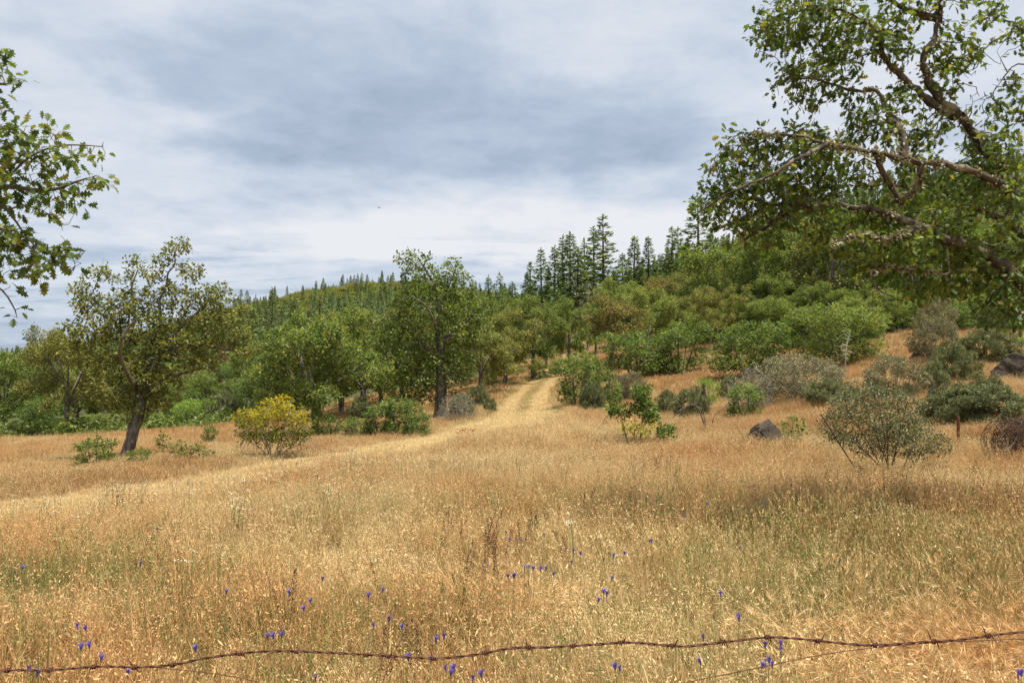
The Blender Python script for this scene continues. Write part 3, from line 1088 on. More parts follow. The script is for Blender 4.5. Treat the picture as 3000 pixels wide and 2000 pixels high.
    scatter('grass', pts[k], coll, pick[k], rot[k], scl[k], col[k], 'tall dry golden meadow grass with seed heads covering the field', 'grass')
    # green herbs along the far edge on the left
    hm = []
    for i in range(4):
        r2 = np.random.default_rng(50 + i)
        q = r2.normal(0, 0.22, (90, 3)); q[:, 2] = np.abs(q[:, 2]) * 1.3
        V, Fc, tn = cards(q, r2.normal(0, 1, (90, 3)), r2.normal(0, 0.5, (90, 3)) + [0, 0, 1], 0.16 * r2.uniform(0.6, 1.3, 90), TD, np.clip(r2.normal(0.5, 0.25, 90), 0, 1))
        hm.append(mk_mesh('herb_clump', V, [Fc], [M['herb']], None, False, {'tone': tn}))
    hc = proto_collection('herb_kind', hm)
    n = 5200
    px = rng.uniform(-300, 930, n); t = rng.uniform(0, 1, n)
    e = np.interp(px, EDGE_PX, EDGE_Y)
    Yh = e * (0.96 + 0.42 * t)
    Xh = (px - 1500) / F * Yh
    hw = wob(Xh, Yh, 3.2, 5) + .5 * wob(Xh, Yh, 1.3, 14)
    s = rng.uniform(0.6, 1.4, n) * np.clip(.75 + .55 * hw, .25, 1.9)
    scatter('ground_cover', np.stack([Xh, Yh, ground(Xh, Yh)], 1), hc, rng.integers(0, 4, n), np.stack([np.zeros(n), np.zeros(n), rng.uniform(0, 6.28, n)], 1), np.stack([s, s, s * 0.9], 1), np.ones((n, 3)),
            'low bright green herbs growing along the far edge of the field', 'ground cover')
    # creamy yarrow heads scattered in patches: far too many to count
    wm = []
    for i in range(3):
        r2 = np.random.default_rng(70 + i); a = Acc()
        for j in range(3):
            b = r2.normal(0, 0.05, 3); b[2] = 0
            tp = b + np.array([r2.normal(0, 0.04), r2.normal(0, 0.04), 0.40 + r2.uniform(-0.06, 0.06)])
            V, Fq = tube([b, (b + tp) / 2, tp], 0.0022, 3); a.add(V, Fq, 0)
            m = 7
            q = tp + r2.normal(0, 1, (m, 3)) * [0.018, 0.018, 0.005]
            V, Fc, tn = cards(q, r2.normal(0, 1, (m, 3)) * [1, 1, 0.2], np.tile([0, 0, 1.0], (m, 1)), 0.014, TD, np.ones(m))
            a.add(V, [Fc], 1)
        wm.append(a.mesh('yarrow', [M['stem'], M['white_petal']]))
    wc = proto_collection('yarrow_kind', wm)
    cl = [(145, 11.3, 0.4, 18), (430, 12.2, 0.5, 22), (390, 13.3, 0.4, 14), (740, 12.6, 0.7, 34), (980, 19.5, 1.0, 46), (1060, 17.3, 1.4, 46), (1300, 12.5, 0.9, 46), (1450, 12.8, 0.6, 22), (1000, 14.5, 0.9, 36), (900, 9.2, 0.9, 28), (1000, 13, 1.8, 40), (1650, 11, 1.4, 18), (790, 7.2, 0.5, 12), (230, 10, 0.5, 10), (400, 9.8, 0.4, 9), (2545, 6.1, 0.12, 5), (577, 4.7, 0.03, 1), (1135, 5.0, 0.04, 1), (1700, 5.6, 0.3, 5), (560, 27, 1.0, 14), (380, 21, 1.0, 12)]
    pp = []
    for px, Yc, sp_, k in cl:
        k = max(1, int(k * .55))
        x = (px - 1500) / F * Yc
        pp.append(np.stack([rng.normal(x, sp_, k), rng.normal(Yc, sp_ * 0.8, k)], 1))
    pp = np.concatenate(pp); n = len(pp)
    s = rng.uniform(0.8, 1.15, n)
    scatter('white_wildflowers', np.stack([pp[:, 0], pp[:, 1], ground(pp[:, 0], pp[:, 1])], 1), wc, rng.integers(0, 3, n), np.stack([np.zeros(n), np.zeros(n), rng.uniform(0, 6.28, n)], 1), np.stack([s, s, s], 1), np.ones((n, 3)),
            'loose drifts of creamy white wildflower heads above the grass', 'wildflowers')


make_grass()

# ------------------------------------------------------------------ trees traced in place (their own shape, real depth)
def PL(pts, Y, dz=0.0):
    """polyline of photo points at distance Y; an optional third number pushes a point nearer or farther"""
    return [P(p[0], p[1], Y + (p[2] if len(p) > 2 else 0)) for p in pts]


def ELL(lst, Y, rng, dens, depth=0.9, hollow=0.3):
    """attraction points in ellipsoids (px, py, rx, ry[, dY]) with real depth"""
    out = []
    for e in lst:
        dy = e[4] if len(e) > 4 else 0.0
        c = P(e[0], e[1], Y + dy)
        k = (Y + dy) / F
        r = np.array([e[2] * k, depth * (e[2] + e[3]) / 2 * k, e[3] * k])
        n = max(3, int(dens * (r[0] * r[1] * r[2]) ** (2 / 3) * 4))
        out.append(ell_pts(c, r, n, rng, hollow))
    return np.concatenate(out)


def tree_root(name, base, label, cat, group=None):
    o = ob(name, None, None, tuple(base))
    o.empty_display_size = 0.5
    tag(o, label, cat, group)
    return o


def hero_left_oak():
    Y = 24.0
    rng = np.random.default_rng(31)
    base = spot(372, Y)
    polys = [
        ([base + [0, 0, -0.1]] + PL([(374, 1320), (385, 1280), (400, 1232), (414, 1182)], Y), 0.215, 0.165),
        (PL([(414, 1182), (395, 1125), (384, 1058), (370, 1016), (344, 956), (305, 928), (258, 876)], Y, ), 0.11, 0.02),
        (PL([(414, 1182), (430, 1110), (426, 1060), (446, 1000), (470, 929), (466, 880), (486, 845), (492, 800), (512, 775), (513, 735), (530, 705)], Y), 0.115, 0.012),
        (PL([(425, 1110), (455, 1065), (509, 978), (560, 930), (630, 880, .6)], Y), 0.11, 0.03),
        (PL([(422, 1150), (488, 1108), (542, 1092), (615, 1078), (667, 1112)], Y), 0.07, 0.02),
        (PL([(440, 1040), (542, 1014), (645, 1020), (725, 1043)], Y), 0.07, 0.02),
        (PL([(384, 1058), (330, 1045), (290, 1055), (235, 1040)], Y), 0.06, 0.02),
        (PL([(400, 1140), (370, 1090, -1.5), (350, 1010, -2.4), (400, 930, -2.6)], Y), 0.09, 0.02),
        (PL([(430, 1080), (470, 1030, 1.6), (540, 960, 2.4)], Y), 0.09, 0.02),
        (PL([(370, 1016), (395, 930), (385, 850), (400, 800)], Y), 0.06, 0.02),
    ]
    L = [(255, 885, 48, 50), (290, 800, 45, 32), (350, 890, 50, 45), (228, 850, 28, 40), (395, 790, 28, 50), (450, 790, 30, 42), (525, 728, 34, 40), (480, 745, 24, 30), (565, 800, 38, 36), (490, 860, 60, 45), (585, 890, 60, 60), (640, 860, 45, 40),
         (660, 950, 80, 50), (715, 1010, 45, 45), (700, 905, 40, 30), (560, 1000, 110, 50), (420, 960, 90, 60), (300, 970, 90, 50), (230, 1010, 60, 35), (260, 1060, 80, 25), (330, 1140, 75, 55), (470, 1120, 70, 50), (420, 1050, 90, 60),
         (400, 1215, 55, 22), (330, 1180, 50, 30), (480, 1170, 50, 35), (200, 960, 35, 25), (390, 900, 60, 60), (600, 1060, 60, 25)]
    L += [(430, 1100, 70, 50), (400, 1160, 70, 45), (350, 1060, 60, 50), (480, 1000, 70, 50), (330, 930, 70, 50), (410, 880, 60, 50), (450, 1180, 50, 35), (540, 1060, 60, 40), (500, 930, 60, 50)]
    A = ELL(L, Y, rng, 58)
    bare = ELL([(240, 950, 40, 12), (640, 1085, 35, 14), (700, 1090, 25, 20)], Y, rng, 8)
    wm, cm, *_ = plant_meshes('left_oak', polys, A, 32, 0.13, 0.16, 0.0065, M['oak_olive'], M['bark'], 10.0, 0.108, 0.14, k=6, tones=(0.42, 0.20, 0.20), base=base, bareA=bare, skip=0.05, leaf_r=0.024)
    o = tree_root('oak_tree', base, 'open crowned olive oak with slightly leaning grey trunk alone in the golden grass', 'oak tree')
    part('trunk', wm, o); part('crown', cm, o)


def hero_mid_oak():
    Y = 36.0
    rng = np.random.default_rng(41)
    base = spot(1288, Y)
    polys = [
        ([base + [0, 0, -0.1]] + PL([(1288, 1225), (1290, 1190), (1292, 1140), (1290, 1060), (1288, 980), (1285, 900)], Y), 0.33, 0.14),
        (PL([(1285, 900), (1275, 840), (1240, 780), (1225, 755)], Y), 0.11, 0.03),
        (PL([(1288, 920), (1310, 850), (1335, 790)], Y), 0.09, 0.03),
        (PL([(1290, 1060), (1230, 1000), (1170, 950), (1130, 930)], Y), 0.12, 0.03),
        (PL([(1290, 1020), (1340, 960), (1390, 920), (1425, 890)], Y), 0.12, 0.03),
        (PL([(1288, 980), (1250, 900, -2), (1210, 870, -2.6)], Y), 0.1, 0.03),
        (PL([(1289, 1000), (1330, 960, 2), (1370, 900, 2.4)], Y), 0.1, 0.03),
    ]
    L = [(1215, 765, 65, 32), (1240, 820, 80, 50), (1320, 800, 50, 40), (1345, 850, 55, 60), (1280, 880, 100, 70), (1200, 880, 45, 40), (1170, 940, 65, 50), (1130, 985, 55, 50), (1220, 980, 80, 60), (1340, 960, 80, 70), (1400, 910, 55, 45),
         (1400, 980, 50, 40), (1290, 1050, 90, 60), (1200, 1060, 80, 60), (1350, 1060, 60, 60), (1240, 1120, 80, 45), (1330, 1120, 50, 40), (1150, 1080, 50, 50), (1200, 1150, 60, 35), (1345, 780, 18, 35), (1180, 1110, 50, 50)]
    A = ELL(L, Y, rng, 42)
    bare = ELL([(1150, 855, 50, 10), (1440, 860, 25, 20)], Y, rng, 5)
    wm, cm, *_ = plant_meshes('mid_oak', polys, A, 42, 0.17, 0.20, 0.0075, M['oak'], M['bark'], 6.5, 0.14, 0.20, k=6, tones=(0.45, 0.24, 0.2), base=base, bareA=bare, leaf_r=0.03)
    o = tree_root('oak_tree', base, 'tall green oak with thick pale trunk standing beside the start of the wheel track', 'oak tree')
    part('trunk', wm, o); part('crown', cm, o)


def hero_right_oak():
    Y = 7.2
    rng = np.random.default_rng(51)
    bx, by = 6.75, 7.7
    base = np.array([bx, by, gz(bx, by)])
    top = P(3060, 640, Y)
    fork = P(3260, 925, Y + .2)
    polys = [
        ([base + [0, 0, -0.1], base + [-.05, 0, 0.9], base + [-0.3, -.1, 1.6], fork, P(3170, 760, Y), P(3130, 640, Y), top], 0.28, 0.15),
        ([fork] + PL([(3060, 870), (2990, 828), (2939, 783), (2848, 727), (2770, 700, -.2), (2690, 662, -.3), (2581, 622, -.3), (2485, 606, -.3), (2376, 600, -.2), (2291, 632), (2240, 668), (2182, 704)], Y), 0.088, 0.012),
        ([top] + PL([(2980, 540), (2896, 448), (2848, 386), (2812, 339), (2760, 300), (2727, 255), (2705, 175), (2735, 110), (2751, 40), (2770, -80)], Y), 0.064, 0.022),
        (PL([(2812, 339), (2757, 327), (2684, 260), (2618, 203), (2588, 165), (2569, 95), (2521, 60), (2430, 25), (2330, 35)], Y), 0.045, 0.009),
        ([top] + PL([(2960, 560, -.3), (2878, 515, -.4), (2781, 483, -.5), (2678, 474, -.5), (2606, 457, -.5), (2527, 440, -.5), (2424, 422, -.4), (2315, 394, -.3), (2212, 392, -.2)], Y), 0.052, 0.009),
        (PL([(2648, 462, -.5), (2648, 420, -.4), (2636, 375, -.3), (2605, 330), (2581, 291), (2563, 266), (2485, 262), (2410, 235), (2330, 230)], Y), 0.034, 0.008),
        (PL([(2703, 478, -.5), (2685, 545, -.4), (2640, 596, -.3)], Y), 0.03, 0.022),
        (PL([(2560, 448, -.5), (2585, 500, -.4), (2610, 545, -.3), (2635, 596, -.3)], Y), 0.026, 0.022),
        ([P(3110, 760, Y)] + PL([(3000, 690, .5), (2945, 642, .6), (2860, 612, .7), (2787, 600, .8), (2700, 560, .9), (2620, 540, 1.0)], Y), 0.07, 0.015),
        (PL([(2848, 727), (2800, 690, .4), (2770, 645, .6)], Y), 0.035, 0.018),
        (PL([(2700, 664, -.3), (2600, 700, -.6), (2520, 690, -.7), (2440, 715, -.8)], Y), 0.03, 0.010),
        (PL([(2424, 422, -.4), (2330, 470, -.6), (2240, 520, -.7), (2150, 560, -.7), (2060, 615, -.6)], Y), 0.022, 0.008),
        (PL([(2376, 600, -.2), (2280, 600, 0.1), (2180, 580, .3), (2110, 540, .4)], Y), 0.02, 0.008),
        (PL([(2750, 60), (2700, 40), (2640, 20), (2560, -40)], Y), 0.04, 0.015),
        (PL([(2780, 800, -.2), (2640, 790, -.3), (2540, 780, -.4)], Y), 0.012, 0.008),
        (PL([(2560, 800, -.4), (2570, 850, -.4), (2650, 880, -.4)], Y), 0.010, 0.004),
        ([top] + PL([(3130, 400, .2), (3080, 90, .3), (2990, 88, .3), (2925, 112, .3), (2880, 150, .3), (2850, 205, .3)], Y), 0.035, 0.006),
        (PL([(2985, 88, .3), (2950, 60, .3), (2890, 62, .3)], Y), 0.014, 0.004),
        (PL([(3110, 300, .2), (3010, 190, .2), (2950, 210, .2), (2905, 280, .2), (2850, 300, .2)], Y), 0.012, 0.003),
        (PL([(2950, 210, .2), (2920, 150, .2)], Y), 0.006, 0.002),
    ]
    L = [(2350, 60, 150, 65), (2250, 110, 60, 45), (2500, 120, 110, 80), (2420, 10, 120, 40), (2380, 205, 110, 50), (2300, 250, 50, 45), (2450, 260, 80, 40), (2620, 60, 60, 50), (2690, 20, 60, 40),
         (2205, 425, 75, 55), (2150, 475, 40, 60), (2330, 470, 150, 75), (2250, 560, 140, 70), (2070, 605, 48, 30), (2120, 540, 40, 40), (2200, 660, 100, 50), (2170, 610, 60, 50), (2400, 540, 110, 50), (2350, 395, 90, 30), (2330, 650, 80, 40),
         (2550, 330, 80, 55), (2640, 300, 60, 50), (2720, 390, 60, 50), (2500, 500, 80, 40), (2500, 400, 70, 40), (2610, 400, 40, 50),
         (2700, 640, 150, 75, .1), (2600, 730, 150, 60, -.3), (2450, 640, 90, 50, -.3), (2500, 700, 80, 40, -.5), (2790, 740, 120, 70, .2), (2860, 850, 110, 60, .1), (2950, 880, 70, 60, .2), (2760, 820, 60, 30, .2), (2650, 790, 60, 25, -.3),
         (2900, 520, 90, 110, .3), (2960, 600, 70, 100, -.3), (2950, 330, 60, 60, .3), (2800, 150, 70, 60), (2760, 230, 50, 60), (2900, 30, 70, 35), (2980, 100, 40, 50), (2860, 430, 60, 60, .4), (2930, 440, 70, 60, -.2), (2750, 540, 90, 50, .5),
         (2990, 470, 40, 80, .2), (2980, 760, 60, 80, .3), (2640, 470, 50, 30, .3), (2620, 130, 50, 60), (2700, 480, 70, 40, 0.8), (2980, 240, 35, 40)]
    L += [(2720, 700, 110, 45), (2850, 780, 80, 40), (2950, 820, 70, 50), (2560, 700, 70, 40), (2960, 930, 50, 40), (2150, 430, 60, 50), (2110, 480, 50, 50), (2130, 590, 70, 60), (2060, 600, 40, 30), (2190, 520, 80, 60), (2300, 590, 110, 60), (2230, 700, 80, 35), (2110, 650, 50, 30), (2350, 60, 150, 65), (2280, 100, 70, 45), (2480, 110, 110, 80), (2390, 200, 100, 50), (2205, 430, 75, 55), (2330, 470, 150, 75), (2250, 560, 140, 60), (2400, 540, 110, 50), (2550, 330, 80, 55), (2700, 400, 60, 50), (2620, 60, 60, 50), (2800, 150, 70, 60), (2060, 590, 42, 34), (2045, 610, 30, 22), (2100, 570, 50, 40), (2720, 850, 90, 40), (2550, 770, 90, 35), (2450, 700, 80, 35), (2890, 930, 60, 30), (2350, 300, 60, 30), (2560, 640, 90, 50)]
    A = ELL(L, Y, rng, 430, depth=1.2, hollow=0.2)
    bare = ELL([(2890, 230, 95, 70), (2960, 60, 40, 20), (2830, 270, 60, 40), (2560, 860, 30, 50, -.4), (2640, 890, 30, 30, -.4), (2130, 560, 70, 30), (2300, 600, 120, 40), (2450, 470, 100, 60), (2350, 430, 100, 60), (2230, 600, 110, 50), (2200, 480, 70, 50), (2480, 560, 100, 40), (2560, 380, 60, 50), (2700, 330, 40, 50), (2180, 640, 60, 30)], Y, rng, 75, depth=1.2)
    wm, cm, pos, r, par, n1 = plant_meshes('right_oak', polys, A, 52, 0.062, 0.075, 0.0030, M['oak_near'], M['bark_moss'], 3.5, 0.066, 0.070, k=7, T=TO, tones=(0.50, 0.17, 0.2), base=base, bareA=bare, skip=0.16, leaf_r=0.0078, expo=2.4, droop=-0.45, upn=0.7, jit=0.36, wjit=0.14, rough=0.007)
    o = tree_root('oak_tree', base, 'mossy barked oak reaching its heavy crooked boughs in from the edge above the shrubs', 'oak tree')
    part('trunk', wm, o); part('crown', cm, o)
    # lichen tufts sitting on the boughs
    rr = np.random.default_rng(53)
    ok = np.where((r > 0.008) & (r < 0.12))[0]
    ok = ok[rr.uniform(0, 1, len(ok)) < 0.6]
    patch = np.array([mnoise.noise(Vector(pos[i] * 1.6)) for i in ok])
    ok = ok[patch > -0.2]
    ix = np.repeat(ok, 26)
    d = rr.normal(0, 1, (len(ix), 3)); d[:, 2] -= 0.1; d /= np.linalg.norm(d, axis=1)[:, None]
    pp = pos[ix] + d * (r[ix] * 0.95)[:, None] + rr.normal(0, 0.012, (len(ix), 3))
    V, Fc, tn = cards(pp, d + rr.normal(0, 0.6, (len(ix), 3)), rr.normal(0, 1, (len(ix), 3)), 0.036 * rr.uniform(0.5, 1.3, len(ix)), TD, np.clip(rr.normal(0.5, 0.25, len(ix)), 0, 1))
    part('lichen', mk_mesh('lichen_tufts', V - base, [Fc], [M['lichen']], None, False, {'tone': tn}), o)


def hero_edge_oak():
    Y = 5.4
    rng = np.random.default_rng(61)
    bx, by = -5.6, 5.6
    base = np.array([bx, by, gz(bx, by)])
    polys = [
        ([base + [0, 0, -0.1], base + [0.05, 0, 1.2], base + [0.1, -.1, 2.4], P(-780, 300, Y), P(-700, 0, Y)], 0.22, 0.10),
        ([base + [0.1, -.1, 2.2]] + PL([(-600, 640), (-300, 580), (0, 548), (85, 555), (160, 555), (230, 530), (270, 520)], Y), 0.08, 0.006),
        (PL([(0, 548), (80, 465), (160, 430), (230, 425), (300, 430)], Y), 0.012, 0.004),
        (PL([(-100, 560), (0, 600), (40, 640), (75, 690), (120, 740)], Y), 0.015, 0.004),
        (PL([(-300, 620), (-100, 640), (0, 670), (70, 710), (130, 760), (200, 790)], Y), 0.03, 0.004),
        (PL([(-300, 700), (-100, 790), (0, 845), (40, 900), (50, 930)], Y), 0.02, 0.004),
        ([P(-780, 300, Y)] + PL([(-500, 280), (-200, 250), (0, 245), (60, 250)], Y), 0.05, 0.005),
        (PL([(60, 600), (130, 620), (180, 660)], Y), 0.006, 0.003),
    ]
    L = [(40, 235, 55, 38), (-40, 250, 60, 50), (110, 395, 90, 40), (30, 430, 70, 60), (60, 520, 90, 55), (170, 480, 60, 50), (250, 450, 40, 30), (200, 560, 60, 40), (305, 505, 35, 28), (280, 530, 40, 30), (110, 600, 70, 40), (220, 620, 35, 25), (40, 690, 70, 50), (150, 760, 70, 45), (190, 720, 45, 30), (60, 780, 60, 40), (110, 790, 50, 30),
         (-60, 600, 80, 120), (-50, 420, 80, 80), (40, 900, 35, 38), (20, 850, 40, 35), (-60, 760, 80, 80), (210, 800, 30, 20), (10, 150, 12, 25), (-90, 150, 80, 70)]
    A = ELL(L, Y, rng, 520, depth=1.1, hollow=0.2)
    bare = ELL([(310, 427, 20, 4), (180, 670, 12, 20)], Y, rng, 60)
    wm, cm, *_ = plant_meshes('edge_oak', polys, A, 62, 0.055, 0.07, 0.0022, M['oak_near'], M['bark'], 3.8, 0.074, 0.07, k=6, T=TO, tones=(0.53, 0.17, 0.2), base=base, bareA=bare, skip=0.15, leaf_r=0.006, expo=2.4, droop=-0.4, upn=0.7, jit=0.3)
    o = tree_root('oak_tree', base, 'lobed leaf oak whose thin leafy branches hang into the sky above the olive oak', 'oak tree')
    part('trunk', wm, o); part('crown', cm, o)


hero_left_oak()
hero_mid_oak()
hero_right_oak()
hero_edge_oak()


# ------------------------------------------------------------------ kinds of plant that repeat
class Kind:
    def __init__(s, wood_me, crown_me, h, w, crown_name='crown', extra=None):
        s.wood, s.crown, s.h, s.w, s.extra = wood_me, crown_me, h, w, extra


def extent(*mes):
    v = []
    for me in mes:
        if me is None: continue
        a = np.zeros(len(me.vertices) * 3, np.float32); me.vertices.foreach_get('co', a); v.append(a.reshape(-1, 3))
    v = np.concatenate(v)
    lo, hi = np.percentile(v, 0.7, axis=0), np.percentile(v, 99.5, axis=0)
    return float(hi[2]), float(max(hi[0] - lo[0], hi[1] - lo[1]))


def oak_kind(seed, leafm, h=7.5, w=7.0, trunk=0.24, leaf=0.15, per=11, dens=38, step=0.2, tall=False, low=0.22, tone=0.45):
    rng = np.random.default_rng(seed)
    f = h * rng.uniform(low, low + 0.1)
    bend = rng.normal(0, 0.25, 2)
    stem = [(0, 0, -0.2), (bend[0] * .5, bend[1] * .5, f * 0.5), (bend[0], bend[1], f)]
    polys = [(stem, trunk, trunk * 0.75)]
    L = []
    nl = 7
    for i in range(nl):
        a = i * 6.283 / nl + rng.uniform(-0.4, 0.4)
        rr = w * rng.uniform(0.20, 0.38)
        zz = h * rng.uniform(0.42, 0.80)
        c = np.array([bend[0] + math.cos(a) * rr, bend[1] + math.sin(a) * rr, zz])
        mid = np.array([bend[0] + math.cos(a) * rr * .45, bend[1] + math.sin(a) * rr * .45, f + (zz - f) * .5])
        polys.append(([stem[-1], mid, c * 0.85 + mid * .15], trunk * 0.45, 0.035))
        for j in range(3):
            L.append((c + rng.normal(0, 1, 3) * [w * .08, w * .08, h * .07], np.array([w * rng.uniform(.085, .145), w * rng.uniform(.085, .145), h * rng.uniform(.055, .10)])))
    for i in range(7):
        c = np.array([bend[0] + rng.normal(0, w * .15), bend[1] + rng.normal(0, w * .15), h * rng.uniform(.70, .93)])
        L.append((c, np.array([w * rng.uniform(.09, .14), w * rng.uniform(.09, .14), h * rng.uniform(.06, .10)])))
    for i in range(9):
        a = rng.uniform(0, 6.283); q = rng.uniform(.26, .42)
        L.append((np.array([math.cos(a) * w * q, math.sin(a) * w * q, h * rng.uniform(.26, .50)]), np.array([w * .10, w * .10, h * .075])))
    polys.append(([stem[-1], (bend[0] * 1.3, bend[1] * 1.3, h * .55), (bend[0], bend[1], h * .8)], trunk * 0.5, 0.03))
    A = np.concatenate([ell_pts(c, r, int(dens * 4 * (r[0] * r[1] * r[2]) ** (2 / 3)) + 4, rng) for c, r in L])
    bare = np.concatenate([ell_pts((w * .42 * math.cos(q), w * .42 * math.sin(q), h * z_), (.5, .5, .4), 7, rng) for q, z_ in zip(rng.uniform(0, 6.28, 7), rng.uniform(.45, .9, 7))])
    wm, cm, *_ = plant_meshes('oak%d' % seed, polys, A, seed + 1, step, step * 1.3, 0.010, leafm, M['bark'], per, leaf, 0.23, k=5, tones=(tone, 0.30, 0.2), leaf_r=0.034, bareA=bare)
    hh, ww = extent(wm, cm)
    return Kind(wm, cm, hh, ww)


def bush_tree_kind(seed, leafm, h=4.0, w=4.0, leaf=0.12, per=9, dens=34, low=0.12, step=0.17, barkm=None, stems=6, rtip=0.007, spread=0.2, tone=0.45, T=TD):
    """several stems from the ground, leafy to low down"""
    rng = np.random.default_rng(seed)
    polys, L = [], []
    for i in range(stems):
        a = i * 6.283 / stems + rng.uniform(-.4, .4)
        rr = w * rng.uniform(0.12, 0.33); zz = h * rng.uniform(.45, .8)
        c = np.array([math.cos(a) * rr, math.sin(a) * rr, zz])
        b = np.array([math.cos(a) * .06 * w, math.sin(a) * .06 * w, -0.1])
        polys.append(([b, b * .5 + c * .42 + [0, 0, h * .02], c], 0.022 * h ** .8, 0.012))
        L.append((c, np.array([w * rng.uniform(.15, .22), w * rng.uniform(.15, .22), h * rng.uniform(.15, .24)])))
    for i in range(5):
        a = rng.uniform(0, 6.283)
        L.append((np.array([math.cos(a) * w * .27, math.sin(a) * w * .27, h * rng.uniform(low + .12, .42)]), np.array([w * .16, w * .16, h * .14])))
    for i in range(6):
        a = i * 1.05 + rng.uniform(-.3, .3); q = rng.uniform(.22, .38)
        L.append((np.array([math.cos(a) * w * q, math.sin(a) * w * q, h * rng.uniform(.12, .28)]), np.array([w * .13, w * .13, h * .11])))
    L.append((np.array([0, 0, h * .8]), np.array([w * .2, w * .2, h * .16])))
    A = np.concatenate([ell_pts(c, r, int(dens * 4 * (r[0] * r[1] * r[2]) ** (2 / 3)) + 5, rng, 0.45) for c, r in L])
    wm, cm, *_ = plant_meshes('bushtree%d' % seed, polys, A, seed + 1, step, step * 1.25, rtip, leafm, barkm or M['bark'], per, leaf, spread, k=4, tones=(tone, 0.22, 0.2), leaf_r=0.03, T=T)
    hh, ww = extent(wm, cm)
    return Kind(wm, cm, hh, ww)


def shrub_kind(seed, leafm, barkm, h=1.5, w=1.8, leaf=0.035, per=7, n_att=1900, stems=15, step=0.055, rtip=0.0032, spread=0.055, flat=0.55, bare=0.0, tone=0.45, lobes=6, cone=0.55):
    """vase shaped many stemmed shrub: thin stems fan out from one foot to a ragged dome of small leaves"""
    rng = np.random.default_rng(seed)
    polys = []; L = []
    for i in range(stems):
        a = i * 2.399 + rng.uniform(-.4, .4)
        q = math.sqrt((i + .5) / stems)
        rr = w * .44 * q
        zz = h * (0.78 - 0.40 * q ** 2 + rng.uniform(-.08, .1))
        c = np.array([math.cos(a) * rr, math.sin(a) * rr, zz])
        b = np.array([math.cos(a) * .05 * w, math.sin(a) * .05 * w, -0.05])
        polys.append(([b, b + (c - b) * .45 + [0, 0, h * .04], c], 0.011 * h ** .6, 0.005))
        L.append((c + [0, 0, h * .03], np.array([w * .15, w * .15, h * rng.uniform(.13, .2)])))
    for i in range(stems):
        a = i * 2.399 + 1.1; q = rng.uniform(.26, .44)
        L.append((np.array([math.cos(a) * w * q, math.sin(a) * w * q, h * rng.uniform(.14, .36)]), np.array([w * .11, w * .11, h * .11])))
    A = np.concatenate([ell_pts(c, r, n_att // (2 * stems) + 4, rng, 0.3) for c, r in L])
    wm, cm, *_ = plant_meshes('shrub%d' % seed, polys, A, seed + 1, step, step * 1.2, rtip, leafm, barkm, per, leaf, spread, k=3, tones=(tone, 0.2, 0.22), leaf_r=rtip * 2.4, skip=bare, droop=0.1, upn=0.5)
    hh, ww = extent(wm, cm)
    return Kind(wm, cm, hh, ww)


def conifer_kind(seed, needle, h=20.0, w=5.0, open_=0.0, dead=False, card=0.62, nb=120, per=13, pine=False):
    rng = np.random.default_rng(seed)
    a = Acc()
    zs = np.linspace(0, h, 14)
    lean = rng.normal(0, 0.006, 2)
    tr = np.stack([zs * lean[0], zs * lean[1], zs], 1)
    V, Fq = tube(tr, np.linspace(0.011 * h, 0.0012 * h, 14), 6); a.add(V, Fq)
    pos, td, sz, tn = [], [], [], []
    z0 = 0.06 + 0.10 * open_
    for i in range(nb):
        q = ((i + rng.uniform()) / nb) ** 0.9
        z = h * (z0 + (0.985 - z0) * q)
        if rng.uniform() < open_ * 0.22: continue
        prof = (1 - q) ** 0.75 * (0.62 + 0.38 * min(1, q * 5)) if not pine else (1 - q ** 1.5) * (0.55 + .45 * min(1, q * 4))
        ln = max(0.15 * w * .3, w * 0.5 * prof * rng.uniform(0.55, 1.12))
        az = i * 2.399 + rng.uniform(-.5, .5)
        d = np.array([math.cos(az), math.sin(az), 0.0])
        rise = (0.25 if q > .6 else -0.02) + rng.uniform(-.18, .12) + (0.18 if pine else 0)
        b = np.array([lean[0] * z, lean[1] * z, z])
        ts = np.linspace(0, 1, 4)
        br = b + np.outer(ts * ln, d) + np.outer(ts * ln * rise - 0.16 * ln * ts ** 2 * (1 if not pine else -.6), [0, 0, 1])
        V, Fq = tube(br, np.linspace(0.006 * h * (0.3 + .4 * (1 - q)) * .5, 0.012, 4), 3); a.add(V, Fq)
        k = max(3, int(per * (0.35 + 0.65 * prof)))
        ct = rng.normal(0, .18)
        for j in range(k):
            t = rng.uniform(0.25, 1.0) ** 0.7 if not pine else rng.uniform(0.5, 1.0)
            p = np.array([np.interp(t, ts, br[:, m]) for m in range(3)])
            sd_ = np.cross(d, [0, 0, 1]) * rng.normal(0, 0.28) * ln * (1.05 - t * .6)
            pos.append(p + sd_ * .5 + rng.normal(0, .06, 3))
            t_ = d * rng.uniform(.3, 1.1) + sd_ / (ln + .01) * 2.0 + rng.normal(0, .3, 3); t_[2] += -0.05 + (0.35 if pine else 0)
            td.append(t_); sz.append(card * rng.uniform(.6, 1.25) * (0.65 + .35 * prof)); tn.append(np.clip(0.45 + ct + rng.normal(0, .2), 0, 1))
    for j in range(6):
        pos.append(tr[-1] + [0, 0, -0.35 * j * .5]); td.append(np.array([rng.normal(0, .4), rng.normal(0, .4), 1.0])); sz.append(card * .8); tn.append(.5)
    nrm = rng.normal(0, .55, (len(pos), 3)); nrm[:, 2] += 1
    pos = np.array(pos); td = np.array(td)
    V, Fc, tone = cards(pos, td, nrm, np.array(sz), TN, np.array(tn))
    wm = a.mesh('conifer%d_wood' % seed, [M['bark_con']])
    cm = mk_mesh('conifer%d_needles' % seed, V, [Fc], [needle], None, False, {'tone': tone})
    return Kind(wm, cm, h, extent(cm)[1])


